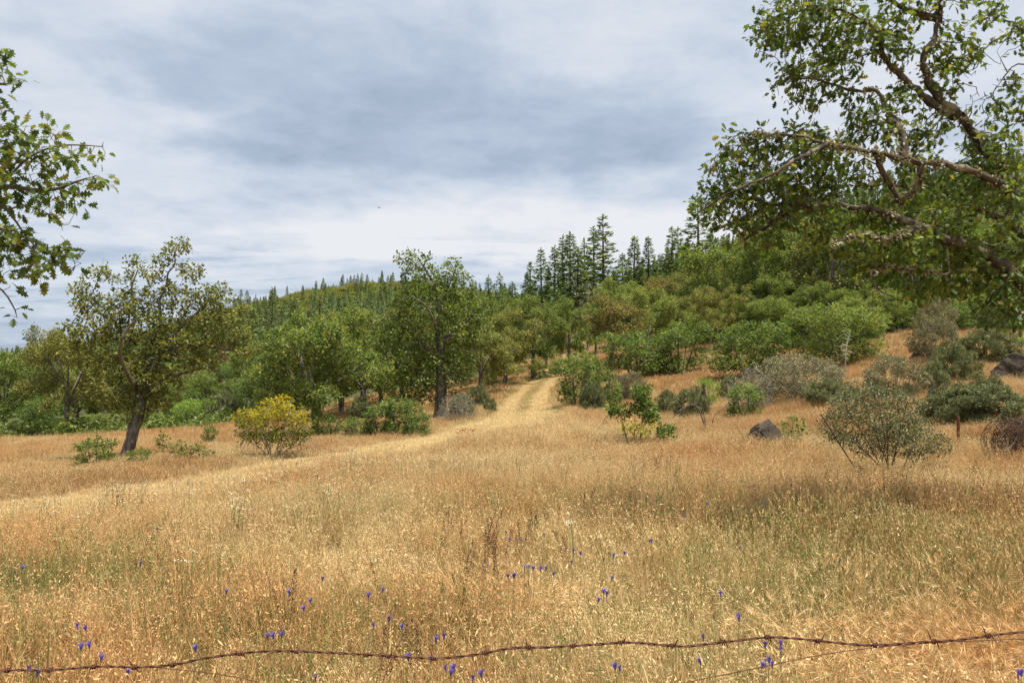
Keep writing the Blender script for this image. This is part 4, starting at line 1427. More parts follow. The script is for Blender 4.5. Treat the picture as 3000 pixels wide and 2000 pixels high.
def snag_kind(seed, h, w, barkm, n=200, step=0.2, rtip=0.012, trunk=0.14, leafm=None, per=0.0):
    rng = np.random.default_rng(seed)
    polys = [([(0, 0, -.2), (rng.normal(0, .1), rng.normal(0, .1), h * .5), (rng.normal(0, .2), rng.normal(0, .2), h * .93)], trunk, 0.02)]
    A = np.concatenate([ell_pts((0, 0, h * .45), (w * .45, w * .45, h * .2), n // 2, rng), ell_pts((0, 0, h * .72), (w * .35, w * .35, h * .25), n // 2, rng)])
    wm, cm, *_ = plant_meshes('snag%d' % seed, polys, A, seed, step, step * 1.4, rtip, leafm or M['greyleaf'], barkm, per, 0.12, 0.2, k=4, jit=0.4, leaf_r=rtip * 3)
    hh, ww = extent(wm)
    return Kind(wm, cm, hh, ww)


KD = {}
for i, (m, tl) in enumerate([('oak', .42), ('oak', .55), ('oak_olive', .42), ('oak_olive', .55), ('oak_brown', .45), ('oak', .48), ('oak', .30), ('lime', .25), ('oak_olive', .3), ('oak', .38)]):
    KD['oak%d' % i] = oak_kind(100 + i * 7, M[m], h=[7.5, 7, 7.5, 8, 7, 9, 9.5, 7, 8.5, 10][i], w=[7.5, 7.5, 7, 7.5, 6.5, 6, 6, 6.5, 5.5, 6][i], tone=tl)
KD['gtree0'] = bush_tree_kind(160, M['green'], 4.2, 4.6)
KD['gtree1'] = bush_tree_kind(167, M['green'], 4.6, 4.2)
KD['gtree2'] = bush_tree_kind(174, M['oak'], 4.6, 5.2, tone=.5)
KD['lime'] = bush_tree_kind(181, M['lime'], 3.2, 3.6, leaf=.10, tone=.5)
KD['sap0'] = bush_tree_kind(188, M['green'], 1.9, 1.5, leaf=.075, per=7, dens=90, step=.08, stems=5, rtip=.005, spread=.10)
KD['sap1'] = bush_tree_kind(195, M['oak'], 1.3, 1.7, leaf=.075, per=6, dens=90, step=.08, stems=6, rtip=.005, spread=.10, tone=.4)
KD['buck0'] = shrub_kind(200, M['buck'], M['twig_dark'], per=15, leaf=.04)
KD['buck1'] = shrub_kind(207, M['buck'], M['twig_dark'], h=1.3, w=2.0, per=15, leaf=.04, tone=.5)
KD['buck2'] = shrub_kind(214, M['greyleaf'], M['twig'], h=1.6, w=1.9, per=12, leaf=.04, bare=.2)
KD['grey'] = shrub_kind(221, M['greyleaf'], M['twig'], h=1.8, w=2.8, per=8, leaf=.042, n_att=3600, stems=26, bare=.35, tone=.5, rtip=.0045)
KD['bare'] = shrub_kind(228, M['greyleaf'], M['twig'], h=1.5, w=1.8, per=2.5, bare=.6, n_att=2600, stems=22, rtip=.0045)
KD['round'] = shrub_kind(235, M['buck'], M['twig_dark'], h=1.2, w=1.5, per=15, leaf=.04, n_att=1500, tone=.55)
for i in range(4):
    KD['fir%d' % i] = conifer_kind(240 + i, M['conifer'], 20, [4.6, 5.4, 4.0, 6.0][i], [.2, 0, .6, .1][i], nb=[150, 180, 130, 190][i], per=20, card=.56)
for i in range(3):
    KD['pine%d' % i] = conifer_kind(250 + i, M['conifer'], 22, [5.0, 4.2, 6.0][i], [.8, 1.0, .6][i], nb=[120, 105, 140][i], per=19, card=.62, pine=True)
KD['olivefir'] = conifer_kind(260, M['conifer_olive'], 20, 6.0, .5, nb=190, card=.5)
KD['deadfir'] = conifer_kind(261, M['dead_needles'], 14, 5.0, .2, nb=110)
KD['snag'] = snag_kind(270, 11, 4.5, M['twig'], leafm=M['greyleaf'], per=1.2)
KD['bleached'] = snag_kind(271, 3.2, 2.2, M['snag'], n=70, rtip=.014, trunk=.06)

NAME_OF = {'oak': 'oak_tree', 'gtree': 'oak_bush', 'lime': 'leafy_bush', 'sap': 'oak_sapling', 'buck': 'shrub', 'grey': 'shrub', 'bare': 'shrub', 'round': 'shrub', 'fir': 'conifer_tree', 'pine': 'conifer_tree', 'olivefir': 'conifer_tree', 'deadfir': 'conifer_tree', 'snag': 'dead_tree', 'bleached': 'dead_tree'}
CAT_OF = {'oak_tree': 'oak tree', 'oak_bush': 'bush', 'leafy_bush': 'bush', 'oak_sapling': 'sapling', 'shrub': 'shrub', 'conifer_tree': 'conifer', 'dead_tree': 'dead tree'}
PROTO = {}
_rp = np.random.default_rng(77)


def put(kind, px, Y, top, width, label, group=None, rz=None, dz=0.0):
    """stand one plant of a kind on the ground; height and spread from how the photo shows it"""
    K = KD[kind]
    b = spot(px, Y)
    h = max(0.25, P(px, top, Y)[2] - b[2])
    stem = kind.rstrip('0123456789')
    nm = NAME_OF[stem]
    w = width * Y / F * ((0.88 if Y > 60 else 1.1) if kind.startswith('oak') else 1.4 if kind[:3] in ('fir', 'pin') else 0.98 if nm == 'shrub' else 1.08)
    rz = _rp.uniform(0, 6.283) if rz is None else rz
    loc = (b[0], b[1], b[2] + dz)
    q = h / K.h
    lo, hi = ((0.65, 1.0) if Y > 60 else (0.8, 1.2)) if nm == 'oak_tree' else ((0.7, 1.5) if nm != 'conifer_tree' else (0.3, 2.0))
    k = min(max(w / K.w, lo * q), hi * q)
    sc = (k, k, q)
    if kind not in PROTO:
        o = ob(nm, None, None, loc)
        o.rotation_euler = (0, 0, rz); o.scale = sc
        bush = nm in ('shrub', 'oak_bush', 'leafy_bush', 'oak_sapling')
        part('stems' if bush else 'trunk', K.wood, o)
        if K.crown is not None:
            part('foliage' if bush else 'crown', K.crown, o)
        PROTO[kind] = o
    else:
        o = copy_tree(PROTO[kind], loc, rz, sc)
    tag(o, label, CAT_OF[nm], group)
    return o


# --- oaks and conifers, one line each: kind, column, distance, top row, width in the photo, what singles it out
TREES = [
    ('oak3', 195, 45, 965, 250, 'small olive oak with bare top twigs behind the leaning olive oak'),
    ('oak5', 20, 58, 1030, 230, 'dark green oak where the valley wood begins, under the hanging leafy branches'),
    ('oak0', 95, 66, 1040, 190, 'dark rounded oak behind the small olive oak with bare twigs'),
    ('oak1', 300, 70, 1060, 190, 'dark green oak hidden behind the lower boughs of the leaning olive oak'),
    ('oak2', 505, 72, 1075, 200, 'dim olive oak just behind the lime green bush at the field edge'),
    ('oak0', 610, 84, 1060, 200, 'dark oak in the hollow between the lime bush and the oak grove'),
    ('olivefir', 795, 190, 843, 85, 'loose yellowish conifer rising behind the left side of the oak grove'),
    ('fir1', 868, 190, 872, 90, 'dense dark green conifer right of the yellowish one below the far hill'),
    ('fir3', 700, 200, 900, 80, 'dark green conifer left of the yellowish conifer'),
    ('olivefir', 935, 230, 862, 70, 'thin olive conifer beside the reddish dead tree on the hill'),
    ('deadfir', 645, 150, 1020, 95, 'dead orange brown conifer in the hollow behind the leaning olive oak'),
    ('deadfir', 903, 300, 895, 40, 'small reddish dead conifer beside the dense dark one on the hill'),
    ('oak0', 925, 33, 945, 330, 'broad dark oak at the front of the grove behind the yellow bush'),
    ('oak5', 1066, 42, 905, 250, 'upright oak in the grove with bare inner branches beside the tall green oak'),
    ('oak1', 1120, 54, 930, 230, 'oak deep in the grove with its trunk on the sunny slope'),
    ('oak2', 1000, 62, 950, 240, 'olive oak at the back of the grove above the two front trunks'),
    ('oak3', 1405, 52, 955, 230, 'low olive oak right of the tall green oak with dark short trunk'),
    ('oak2', 1478, 58, 905, 190, 'oak with a bare hooked branch at the left verge of the track'),
    ('oak0', 1440, 74, 870, 200, 'green oak standing behind the pair at the left verge of the track'),
    ('oak5', 1560, 64, 868, 200, 'tall round topped green oak left of the track bend'),
    ('oak5', 1668, 70, 875, 180, 'dark oak with black forked trunk at the end of the track'),
    ('oak4', 1785, 64, 868, 220, 'rusty olive oak right of where the track ends'),
    ('oak1', 1890, 72, 852, 210, 'green oak above the two low green bushes beside the track'),
    ('oak2', 2000, 78, 868, 210, 'olive oak on the slope behind the second low green bush'),
    ('oak4', 1960, 105, 815, 170, 'olive oak in the second rank above the green oak by the track'),
    ('oak3', 1935, 112, 808, 110, 'yellowish oak crown lit among the conifers on the ridge'),
    ('oak1', 1820, 105, 815, 170, 'yellow green oak crown at the foot of the tallest conifer'),
    ('oak3', 2105, 66, 840, 230, 'olive oak left of the dark green bush on the slope'),
    ('oak1', 2240, 74, 790, 280, 'wide light green oak above the dark green bush on the slope'),
    ('oak2', 2150, 100, 735, 230, 'olive oak in the upper rank left of the boughs tip'),
    ('oak3', 2310, 96, 735, 260, 'broad yellow green oak high on the slope below the boughs'),
    ('oak0', 2400, 62, 830, 260, 'green oak behind the bush with bleached dead branches'),
    ('oak1', 2470, 84, 775, 230, 'light oak on the slope under the hanging bare twig'),
    ('oak2', 2055, 120, 745, 190, 'olive oak beneath the tall pine near the boughs tip'),
    ('oak4', 2240, 125, 705, 200, 'brownish oak in the top rank of the slope wood'),
    ('oak3', 2400, 130, 690, 210, 'golden oak crown showing just under the mossy bough'),
    ('oak2', 2560, 96, 760, 230, 'olive oak on the slope behind the hanging leaves of the boughs'),
    ('oak1', 2660, 100, 740, 220, 'green oak on the slope above the grassy saddle'),
    ('oak0', 2790, 90, 745, 240, 'dark oak on the slope behind the thick low bough'),
    ('oak3', 2920, 105, 690, 240, 'olive oak high on the slope beyond the thick low bough'),
    ('oak1', 2860, 130, 640, 230, 'light green oak high on the hillside seen between the upper boughs'),
    ('oak0', 2990, 84, 780, 220, 'green oak at the edge of the slope under the thick low bough'),
    ('oak2', 2740, 140, 640, 200, 'olive oak on the hillside between the mossy boughs'),
    ('snag', 1722, 92, 835, 110, 'grey dead tree with drooping bare branches behind the end of the track'),
    ('fir3', 2080, 84, 870, 80, 'small dark conifer standing among the slope oaks'),
]
for t in TREES: put(*t)

PINES = [
    ('fir2', 1435, 250, 808, 60, 'narrow conifer, lone left one of the pair beside the tall green oak top'),
    ('pine1', 1466, 240, 800, 70, 'open topped conifer, right one of the pair beside the tall green oak top'),
    ('fir3', 1500, 230, 826, 90, 'short bushy conifer right of the isolated pair on the ridge'),
    ('fir0', 1545, 220, 800, 75, 'slim conifer where the ridge line starts to climb'),
    ('pine0', 1552, 190, 768, 70, 'thin wispy conifer at the low start of the ridge group'),
    ('pine0', 1588, 170, 730, 95, 'rugged conifer with ragged crown at the left of the ridge group'),
    ('fir0', 1626, 165, 722, 95, 'regular pointed conifer beside the rugged one on the ridge'),
    ('pine1', 1648, 175, 690, 55, 'very thin sparse conifer with a tufted tip'),
    ('fir1', 1673, 150, 682, 120, 'full conifer left of the tallest trio on the ridge'),
    ('fir3', 1692, 140, 725, 110, 'shorter full conifer tucked against the full one left of the trio'),
    ('pine1', 1714, 160, 702, 75, 'shortest of the trio of sparse conifers on the ridge'),
    ('pine0', 1741, 155, 667, 75, 'middle of the trio of sparse conifers on the ridge'),
    ('pine2', 1770, 145, 632, 105, 'tallest ridge conifer with airy layered branches'),
    ('fir3', 1826, 150, 742, 110, 'low broad conifer just right of the tallest one'),
    ('fir1', 1856, 158, 692, 95, 'pointed conifer, left of two similar spires on the ridge'),
    ('fir0', 1901, 155, 694, 105, 'pointed conifer, right of two similar spires on the ridge'),
    ('pine0', 1970, 150, 667, 90, 'sparse conifer, left trunk of the close twins on the ridge'),
    ('pine2', 1990, 152, 668, 85, 'sparse conifer, right trunk of the close twins on the ridge'),
    ('pine2', 2049, 130, 577, 120, 'tall dark pine whose top meets the tip of the oak boughs'),
    ('fir0', 2016, 165, 700, 70, 'young conifer between the twins and the tall dark pine'),
    ('fir3', 2085, 140, 680, 110, 'bushy conifer right beside the tall dark pine'),
    ('fir1', 2120, 150, 690, 110, 'conifer half hidden by the drooping tip of the oak boughs'),
    ('fir2', 1610, 185, 790, 80, 'young conifer under the rugged ridge conifer'),
    ('fir1', 1655, 160, 800, 110, 'young dense conifer under the very thin sparse one'),
    ('fir3', 1740, 150, 800, 110, 'young dense conifer below the trio of sparse ones'),
    ('fir3', 1800, 140, 790, 110, 'young conifer at the foot of the tallest one'),
    ('fir1', 1880, 150, 780, 120, 'young conifer between the feet of the two spires'),
    ('fir0', 1935, 160, 745, 95, 'young conifer left of the close twins'),
    ('fir1', 2620, 235, 500, 90, 'conifer rising above the far slope in the gap of the boughs'),
    ('fir0', 2680, 225, 505, 90, 'conifer on the far skyline right of the one in the boughs gap'),
    ('pine2', 2580, 230, 540, 80, 'ragged conifer left of the one in the boughs gap'),
    ('fir3', 2740, 210, 545, 110, 'broad conifer on the far slope behind the forked bough'),
    ('fir1', 2810, 215, 520, 100, 'conifer on the far slope left of the thick leaning limb'),
]
for t in PINES: put(*t)
for (px, top, Y) in [(470, 985, 190), (520, 955, 200), (560, 930, 230), (600, 905, 240), (640, 900, 250), (675, 905, 215), (735, 900, 240), (760, 890, 260), (825, 900, 230), (850, 915, 200), (905, 905, 220), (965, 890, 250), (1010, 880, 260), (1050, 880, 250), (580, 985, 170), (700, 960, 180), (770, 960, 170)]:
    put(['fir0', 'fir1', 'fir3', 'fir3', 'olivefir'][int(_rp.integers(0, 5))], px, Y, top, 70, 'green conifer in the hollow between the far hill and the field edge', 'conifers in the hollow below the far hill')
for (px, top, Y) in [(2010, 800, 100), (2080, 800, 90), (2190, 830, 82), (2300, 800, 84), (2370, 770, 100), (2430, 800, 76), (2520, 830, 72), (2590, 800, 84), (2180, 760, 105), (2270, 720, 120), (2340, 700, 130), (2480, 720, 115), (2520, 690, 130), (2620, 700, 125), (2700, 690, 130), (2840, 720, 110), (2960, 730, 100), (2770, 700, 115), (1850, 860, 90), (1960, 850, 90), (2050, 880, 76), (1745, 880, 84), (2620, 830, 76), (2680, 800, 88), (3040, 740, 100), (2330, 860, 70), (2230, 860, 66), (1600, 900, 80), (1500, 900, 76), (1700, 900, 100)]:
    put(['oak0', 'oak1', 'oak2', 'oak3', 'oak1', 'oak5'][int(_rp.integers(0, 6))], px, Y, top, 210, 'rounded oak crown packed among its neighbours in the wood on the slope', 'oaks packed on the wooded slope')
for (px, top, Y, k_, w_) in [(2360, 640, 120, 'fir3', 70), (2480, 650, 125, 'fir1', 75), (2210, 690, 118, 'fir0', 60), (1985, 760, 110, 'fir3', 70), (2600, 640, 120, 'fir0', 60), (2150, 850, 80, 'fir3', 50), (2420, 760, 90, 'fir0', 45)]:
    put(k_, px, Y, top, w_, 'dark conifer poking up between the oak crowns of the slope wood', 'conifers among the slope oaks')
_pts = []
for _ in range(900):
    px = _rp.uniform(1830, 3080); Y = math.sqrt(_rp.uniform(62 ** 2, 150 ** 2))
    if Y < np.interp(px, EDGE_PX, EDGE_Y) * 1.02: continue
    x = (px - 1500) / F * Y
    if all((x - a) ** 2 + (Y - b) ** 2 > 6.0 ** 2 for a, b in _pts): _pts.append((x, Y))
    if len(_pts) >= 90: break
for x, Y in _pts:
    b = spot(1500 + F * x / Y, Y); h = _rp.uniform(5.0, 11.5 if x / Y * F + 1500 > 2120 else 6.5)
    put(['oak0', 'oak1', 'oak2', 'oak3', 'oak6', 'oak5', 'oak4', 'oak7', 'oak8', 'oak9'][int(_rp.integers(0, 10))], 1500 + F * x / Y, Y, P_row(Y, b[2] + h), _rp.uniform(.75, 1.05) * h * F / Y / .88, 'rounded oak crown packed among its neighbours in the wood on the slope', 'oaks packed on the wooded slope')
for (px, top, Y) in [(940, 920, 46), (870, 965, 44), (1000, 915, 48), (1150, 900, 46), (830, 1000, 52), (1180, 930, 56), (760, 1020, 66), (560, 1090, 66), (240, 1085, 72), (420, 1080, 78), (-40, 1050, 62), (150, 1080, 80), (1380, 920, 66), (1340, 900, 70)]:
    put(['oak0', 'oak1', 'oak2', 'oak5'][int(_rp.integers(0, 4))], px, Y, top, 220, 'oak crown half hidden behind the front trees of the valley grove', 'oaks filling the grove beyond the field')
for (px, top, Y) in [(2200, 640, 190), (2260, 610, 205), (2330, 590, 215), (2400, 570, 220), (2470, 560, 225), (2530, 545, 240), (2860, 500, 220), (2910, 480, 225), (2960, 470, 230), (3010, 460, 230), (2440, 600, 190), (2640, 560, 190), (2700, 570, 180), (2890, 560, 180), (2980, 550, 180)]:
    put(['fir0', 'fir1', 'fir3', 'pine2'][int(_rp.integers(0, 4))], px, Y, top, 95, 'conifer on the right hillside partly hidden by the oak boughs', 'conifers behind the oak boughs')

for (px, top, Y, k_) in [(2560, 850, 55, 'oak1'), (2700, 850, 60, 'gtree1'), (2780, 880, 52, 'gtree0'), (2860, 860, 54, 'gtree2'), (2930, 880, 48, 'gtree1'), (3000, 870, 50, 'gtree0'), (3060, 850, 50, 'gtree2'), (2640, 880, 56, 'gtree2'), (2520, 900, 52, 'gtree0'), (2300, 880, 64, 'gtree2'), (2360, 900, 56, 'gtree1'), (2080, 900, 72, 'gtree2'), (2740, 820, 66, 'oak0'), (2830, 810, 64, 'oak1'), (2900, 800, 68, 'oak2'), (2970, 800, 62, 'oak1'), (2480, 850, 60, 'oak0')]:
    put(k_, px, Y, top, 170, 'bushy green growth filling the wood edge above the upper shrubs', 'green bushes along the upper wood edge')

# --- bushes and shrubs
BUSHES = [
    ('gtree0', 1870, 50, 972, 190, 'low green bush with several thin stems on the slope, left of the two'),
    ('gtree1', 1990, 50, 945, 230, 'low spreading green bush with a bent stem, right of the two'),
    ('gtree0', 2195, 42, 945, 230, 'dense dark green rounded bush below the light green oak'),
    ('gtree2', 2465, 40, 895, 390, 'large green bush with bleached dead branches in it above the grey shrub'),
    ('sap0', 1688, 36, 1032, 105, 'upright narrow green sapling at the right edge of the track'),
    ('buck0', 1737, 33, 1122, 62, 'small grey green shrub at the foot of the narrow sapling'),
    ('sap1', 1768, 35, 1075, 75, 'green sapling between the small grey green shrub and the twiggy purple one'),
    ('bare', 1806, 36, 1097, 60, 'twiggy purplish grey shrub among the saplings by the track'),
    ('buck2', 1851, 36, 1088, 52, 'narrow pale grey shrub right of the twiggy purplish one'),
    ('sap1', 1730, 46, 1040, 75, 'leafy sapling behind the narrow one at the track edge'),
    ('round', 2025, 27, 1133, 112, 'grey green mounded shrub behind the fallen bare branch'),
    ('round', 1955, 29, 1141, 48, 'tiny grey green shrub left of the mounded one'),
    ('lime', 2075, 32, 1108, 62, 'flat bright green plant low in the dry grass'),
    ('round', 2136, 33, 1100, 66, 'round olive shrub left of the big grey twiggy thicket'),
    ('grey', 2345, 27.5, 1040, 285, 'big grey twiggy thicket with pale dry top'),
    ('bare', 2200, 26.5, 1075, 150, 'bare grey shrub at the left end of the big thicket'),
    ('sap0', 2180, 24.5, 1122, 105, 'bright green oak sapling in front of the big grey thicket'),
    ('buck1', 2425, 25, 1110, 140, 'olive green shrub at the right foot of the big grey thicket'),
    ('buck2', 2615, 25, 1040, 160, 'grey olive shrub with dark bare twigs on its side'),
    ('round', 2732, 25.5, 1058, 92, 'small round green shrub beside the steep grassy slope'),
    ('buck1', 2790, 27, 1000, 140, 'grey green shrub right behind the small round one'),
    ('buck2', 2735, 34, 925, 85, 'tall pale grey green shrub at the grassy saddle'),
    ('buck2', 2745, 46, 872, 110, 'pale olive shrub behind the tall one at the saddle'),
    ('buck0', 2895, 33, 965, 170, 'wide grey green shrub above the dark rock outcrop'),
    ('buck1', 2790, 18.5, 1125, 200, 'grey green shrub left of and behind the rusty metal post'),
    ('buck0', 2885, 18.3, 1128, 230, 'large bushy grey green shrub directly behind the rusty metal post'),
    ('round', 2885, 21.5, 1092, 120, 'dark topped shrub just behind the bushy one at the rusty post'),
    ('lime', 2985, 40, 985, 80, 'bright green shrub above the dark rock outcrop at the edge'),
    ('gtree1', 2840, 56, 880, 180, 'green bush beyond the wide shrub on the right slope'),
    ('gtree0', 2940, 58, 870, 170, 'green bush under the thick low bough on the right slope'),
    ('gtree2', 2650, 58, 880, 170, 'green bush left of the grassy saddle'),
    ('sap1', 285, 22.3, 1280, 120, 'low dark green sapling at the left foot of the leaning olive oak'),
    ('sap1', 412, 21.8, 1312, 75, 'tiny green sprout at the right foot of the leaning olive oak'),
    ('sap1', 620, 30, 1246, 46, 'tiny green sapling alone in the grass beyond the oak'),
    ('sap1', 962, 31, 1213, 90, 'low green sapling under the front oak of the grove'),
    ('sap1', 1045, 30, 1222, 105, 'low dark green sapling in the row below the grove'),
    ('sap0', 1120, 29.5, 1178, 120, 'taller green sapling in the row below the grove'),
    ('sap0', 1180, 29, 1165, 110, 'fresh green sapling just left of the thick pale trunk'),
    ('sap1', 1225, 28.5, 1205, 90, 'low bright green sapling touching the thick pale trunk'),
    ('buck0', 1055, 40, 1163, 75, 'grey olive shrub between the grove trunks'),
    ('bare', 1340, 33, 1150, 120, 'bare grey shrub right of the thick pale trunk'),
    ('buck0', 1350, 35, 1155, 80, 'dull olive shrub behind the bare one right of the pale trunk'),
    ('round', 1400, 41, 1128, 66, 'round yellow green shrub at the left verge of the track'),
    ('round', 1436, 38, 1163, 30, 'tiny grey shrub right of the round yellow green one'),
    ('gtree0', 110, 50, 1172, 110, 'bright green bush at the far field edge left of the small olive oak'),
    ('lime', 570, 52, 1168, 125, 'lime green rounded bush at the far field edge'),
    ('gtree1', 520, 56, 1140, 100, 'darker green bush behind the lime green one'),
    ('buck1', 660, 53, 1150, 130, 'pale grey green bush right of the lime green one'),
    ('gtree0', 440, 49, 1200, 110, 'low green bush left of the lime green one'),
    ('gtree2', 268, 49, 1212, 90, 'low olive bush between the two trunks at the far field edge'),
    ('gtree1', 720, 60, 1110, 150, 'green bush beyond the yellow bush at the foot of the grove'),
    ('sap1', 1640, 62, 1050, 70, 'small green bush under the dark forked oak'),
    ('lime', 1440, 60, 1075, 60, 'light green bush under the oaks at the left verge'),
    ('sap0', 1580, 62, 1060, 60, 'leafy bush at the foot of the tall round topped oak'),
    ('lime', 1830, 62, 1048, 110, 'pale green leafy mound behind the old leaning fence post'),
]
for t in BUSHES: put(*t)


# --- three shrubs with a shape of their own
def special_shrubs():
    # near grey green shrub
    Y = 12.2
    rng = np.random.default_rng(301)
    base = spot(2610, Y)
    polys = []
    for tx, ty, d in [(2450, 1240, 0), (2470, 1180, -.2), (2520, 1150, .3), (2570, 1140, -.3), (2620, 1150, .2), (2660, 1170, -.2), (2700, 1230, .3), (2760, 1290, -.1), (2730, 1270, .1), (2500, 1290, -.3), (2600, 1200, .5), (2640, 1240, -.5), (2560, 1220, -.5), (2680, 1300, -.4), (2550, 1180, .6)]:
        e = P(tx, ty, Y + d * 1.4)
        b = base + [rng.normal(0, .06), rng.normal(0, .06), -.05]
        polys.append(([b, b * .5 + e * .5 + [0, 0, .06 * rng.uniform(-1, 1.5)], e], 0.014, 0.006))
    L = [(2445, 1240, 40, 50), (2480, 1180, 55, 45), (2540, 1160, 60, 40), (2620, 1165, 55, 35), (2665, 1190, 40, 40), (2560, 1220, 90, 50), (2640, 1240, 70, 50), (2700, 1290, 60, 40), (2750, 1300, 40, 35), (2470, 1280, 50, 25), (2520, 1290, 60, 30), (2620, 1310, 80, 30), (2690, 1330, 50, 20), (2455, 1215, 30, 30), (2690, 1240, 30, 30), (2600, 1270, 80, 40), (2530, 1325, 40, 16), (2690, 1325, 40, 16)]
    A = ELL(L, Y, rng, 800, depth=1.3, hollow=0.3)
    wm, cm, *_ = plant_meshes('near_shrub', polys, A, 302, 0.045, 0.055, 0.0024, M['buck'], M['twig_dark'], 4.4, 0.034, 0.055, k=4, tones=(.45, .2, .22), base=base, leaf_r=0.0065, droop=.1, upn=.5, skip=.05)
    o = tree_root('shrub', base, 'large grey green shrub nearest the fence with the leaning iron stake in its left side', 'shrub')
    part('stems', wm, o); part('foliage', cm, o)

    # yellow bush
    Y = 22.0
    base = spot(805, Y)
    rng = np.random.default_rng(311)
    polys = []
    for tx, ty, d in [(715, 1220, 0), (740, 1200, .5), (780, 1210, -.5), (820, 1180, .2), (850, 1200, -.4), (880, 1230, .3), (900, 1250, -.2), (760, 1260, -.6), (840, 1250, .6), (720, 1290, -.3), (890, 1300, .2)]:
        e = P(tx, ty, Y + d)
        b = base + [rng.normal(0, .1), rng.normal(0, .1), -.05]
        polys.append(([b, b * .45 + e * .55 + [0, 0, .12], e], 0.018, 0.007))
    A = ELL([(800, 1185, 35, 22), (830, 1180, 30, 22), (705, 1225, 25, 30), (725, 1225, 45, 32), (770, 1215, 45, 35), (820, 1195, 42, 36), (860, 1215, 45, 35), (890, 1255, 35, 35), (780, 1270, 60, 35), (840, 1275, 60, 35), (730, 1270, 35, 30)], Y, rng, 190, depth=1.2)
    bare = ELL([(715, 1310, 35, 22), (900, 1300, 35, 22), (790, 1320, 70, 18), (870, 1325, 50, 16), (700, 1270, 22, 25), (690, 1320, 25, 14), (925, 1310, 25, 16)], Y, rng, 170, depth=1.2)
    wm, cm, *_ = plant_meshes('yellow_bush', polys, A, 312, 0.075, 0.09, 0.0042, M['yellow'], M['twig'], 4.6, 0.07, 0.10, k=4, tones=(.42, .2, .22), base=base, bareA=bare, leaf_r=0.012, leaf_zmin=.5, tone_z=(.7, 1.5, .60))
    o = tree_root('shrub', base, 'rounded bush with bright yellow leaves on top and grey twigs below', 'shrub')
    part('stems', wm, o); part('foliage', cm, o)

    # two stemmed green sapling with yellow lower part
    Y = 19.0
    base = spot(1860, Y)
    rng = np.random.default_rng(321)
    polys = []
    for tx, ty, d in [(1800, 1150, 0), (1815, 1190, .2), (1880, 1145, .1), (1900, 1190, -.2), (1860, 1200, .3), (1950, 1265, 0), (1840, 1250, -.3), (1870, 1240, -.4)]:
        e = P(tx, ty, Y + d)
        b = base + [rng.normal(0, .12), rng.normal(0, .08), -.05]
        polys.append(([b, b * .5 + e * .5 + [rng.normal(0, .04), 0, .04], e], 0.017, 0.006))
    A = ELL([(1805, 1150, 16, 24), (1800, 1195, 34, 22), (1830, 1200, 25, 18), (1880, 1150, 32, 26), (1890, 1195, 42, 30), (1910, 1225, 26, 16), (1950, 1265, 32, 22), (1880, 1175, 30, 30)], Y, rng, 280, depth=1.1)
    bare = ELL([(1800, 1290, 40, 22), (1850, 1270, 40, 25), (1910, 1270, 40, 15), (1740, 1295, 40, 6), (1930, 1300, 30, 10)], Y, rng, 60, depth=1.1)
    wm, cm, *_ = plant_meshes('pair_sapling', polys, A, 322, 0.065, 0.08, 0.0042, M['green'], M['twig_dark'], 6.0, 0.082, 0.085, k=4, tones=(.36, .2, .22), base=base, bareA=bare, leaf_r=0.011)
    o = tree_root('oak_sapling', base, 'two stemmed dark green sapling with yellowing leaves and bare twigs at its foot', 'sapling')
    part('stems', wm, o); part('foliage', cm, o)
    polys = [([base + [0, 0, 0], P(1850, 1270, Y - .3), P(1850, 1240, Y - .4)], .01, .005), ([base + [0, 0, 0], P(1890, 1270, Y - .3), P(1910, 1245, Y - .4)], .01, .005)]
    A = ELL([(1840, 1250, 34, 22, -.4), (1880, 1260, 40, 22, -.5), (1915, 1240, 26, 16, -.4)], Y, rng, 250)
    wm, cm, *_ = plant_meshes('yellow_lower', polys, A, 324, 0.06, 0.08, 0.004, M['yellow'], M['twig_dark'], 3.4, 0.062, 0.07, k=3, tones=(.5, .2, .25), base=base, leaf_r=0.011)
    p = part('yellow_foliage', cm, o)
    p['label'] = 'yellowing leaves low on the sapling'
    part('stems', wm, o)

    # sparse yellow green sapling right of the oak
    Y = 21.5
    base = spot(540, Y)
    rng = np.random.default_rng(331)
    polys = []
    for tx, ty in [(475, 1280), (500, 1295), (540, 1310), (565, 1295), (600, 1330), (620, 1335), (580, 1320)]:
        e = P(tx, ty, Y + rng.normal(0, .25)); b = base + [(e[0] - base[0]) * .35, rng.normal(0, .1), -.05]
        polys.append(([b, b * .5 + e * .5, e], .012, .005))
    A = ELL([(478, 1285, 22, 18), (495, 1310, 28, 18), (520, 1305, 24, 14), (540, 1330, 40, 20), (570, 1315, 30, 20), (600, 1330, 28, 16), (620, 1335, 20, 12)], Y, rng, 420)
    wm, cm, *_ = plant_meshes('sparse_sapling', polys, A, 332, 0.07, 0.085, 0.004, M['oak_olive'], M['twig_dark'], 3.0, 0.08, 0.08, k=3, tones=(.45, .2, .25), base=base, leaf_r=0.011)
    o = tree_root('oak_sapling', base, 'sparse yellow green sapling straggling between the olive oak and the yellow bush', 'sapling')
    part('stems', wm, o); part('foliage', cm, o)

    # sapling beside the boulder
    Y = 17.0
    base = spot(2305, Y)
    rng = np.random.default_rng(341)
    polys = []
    for tx, ty in [(2280, 1265), (2310, 1235), (2325, 1220), (2340, 1255), (2355, 1240), (2300, 1270)]:
        e = P(tx, ty, Y + rng.normal(0, .15)); b = base + [(e[0] - base[0]) * .3, rng.normal(0, .06), -.05]
        polys.append(([b, b * .5 + e * .5, e], .009, .004))
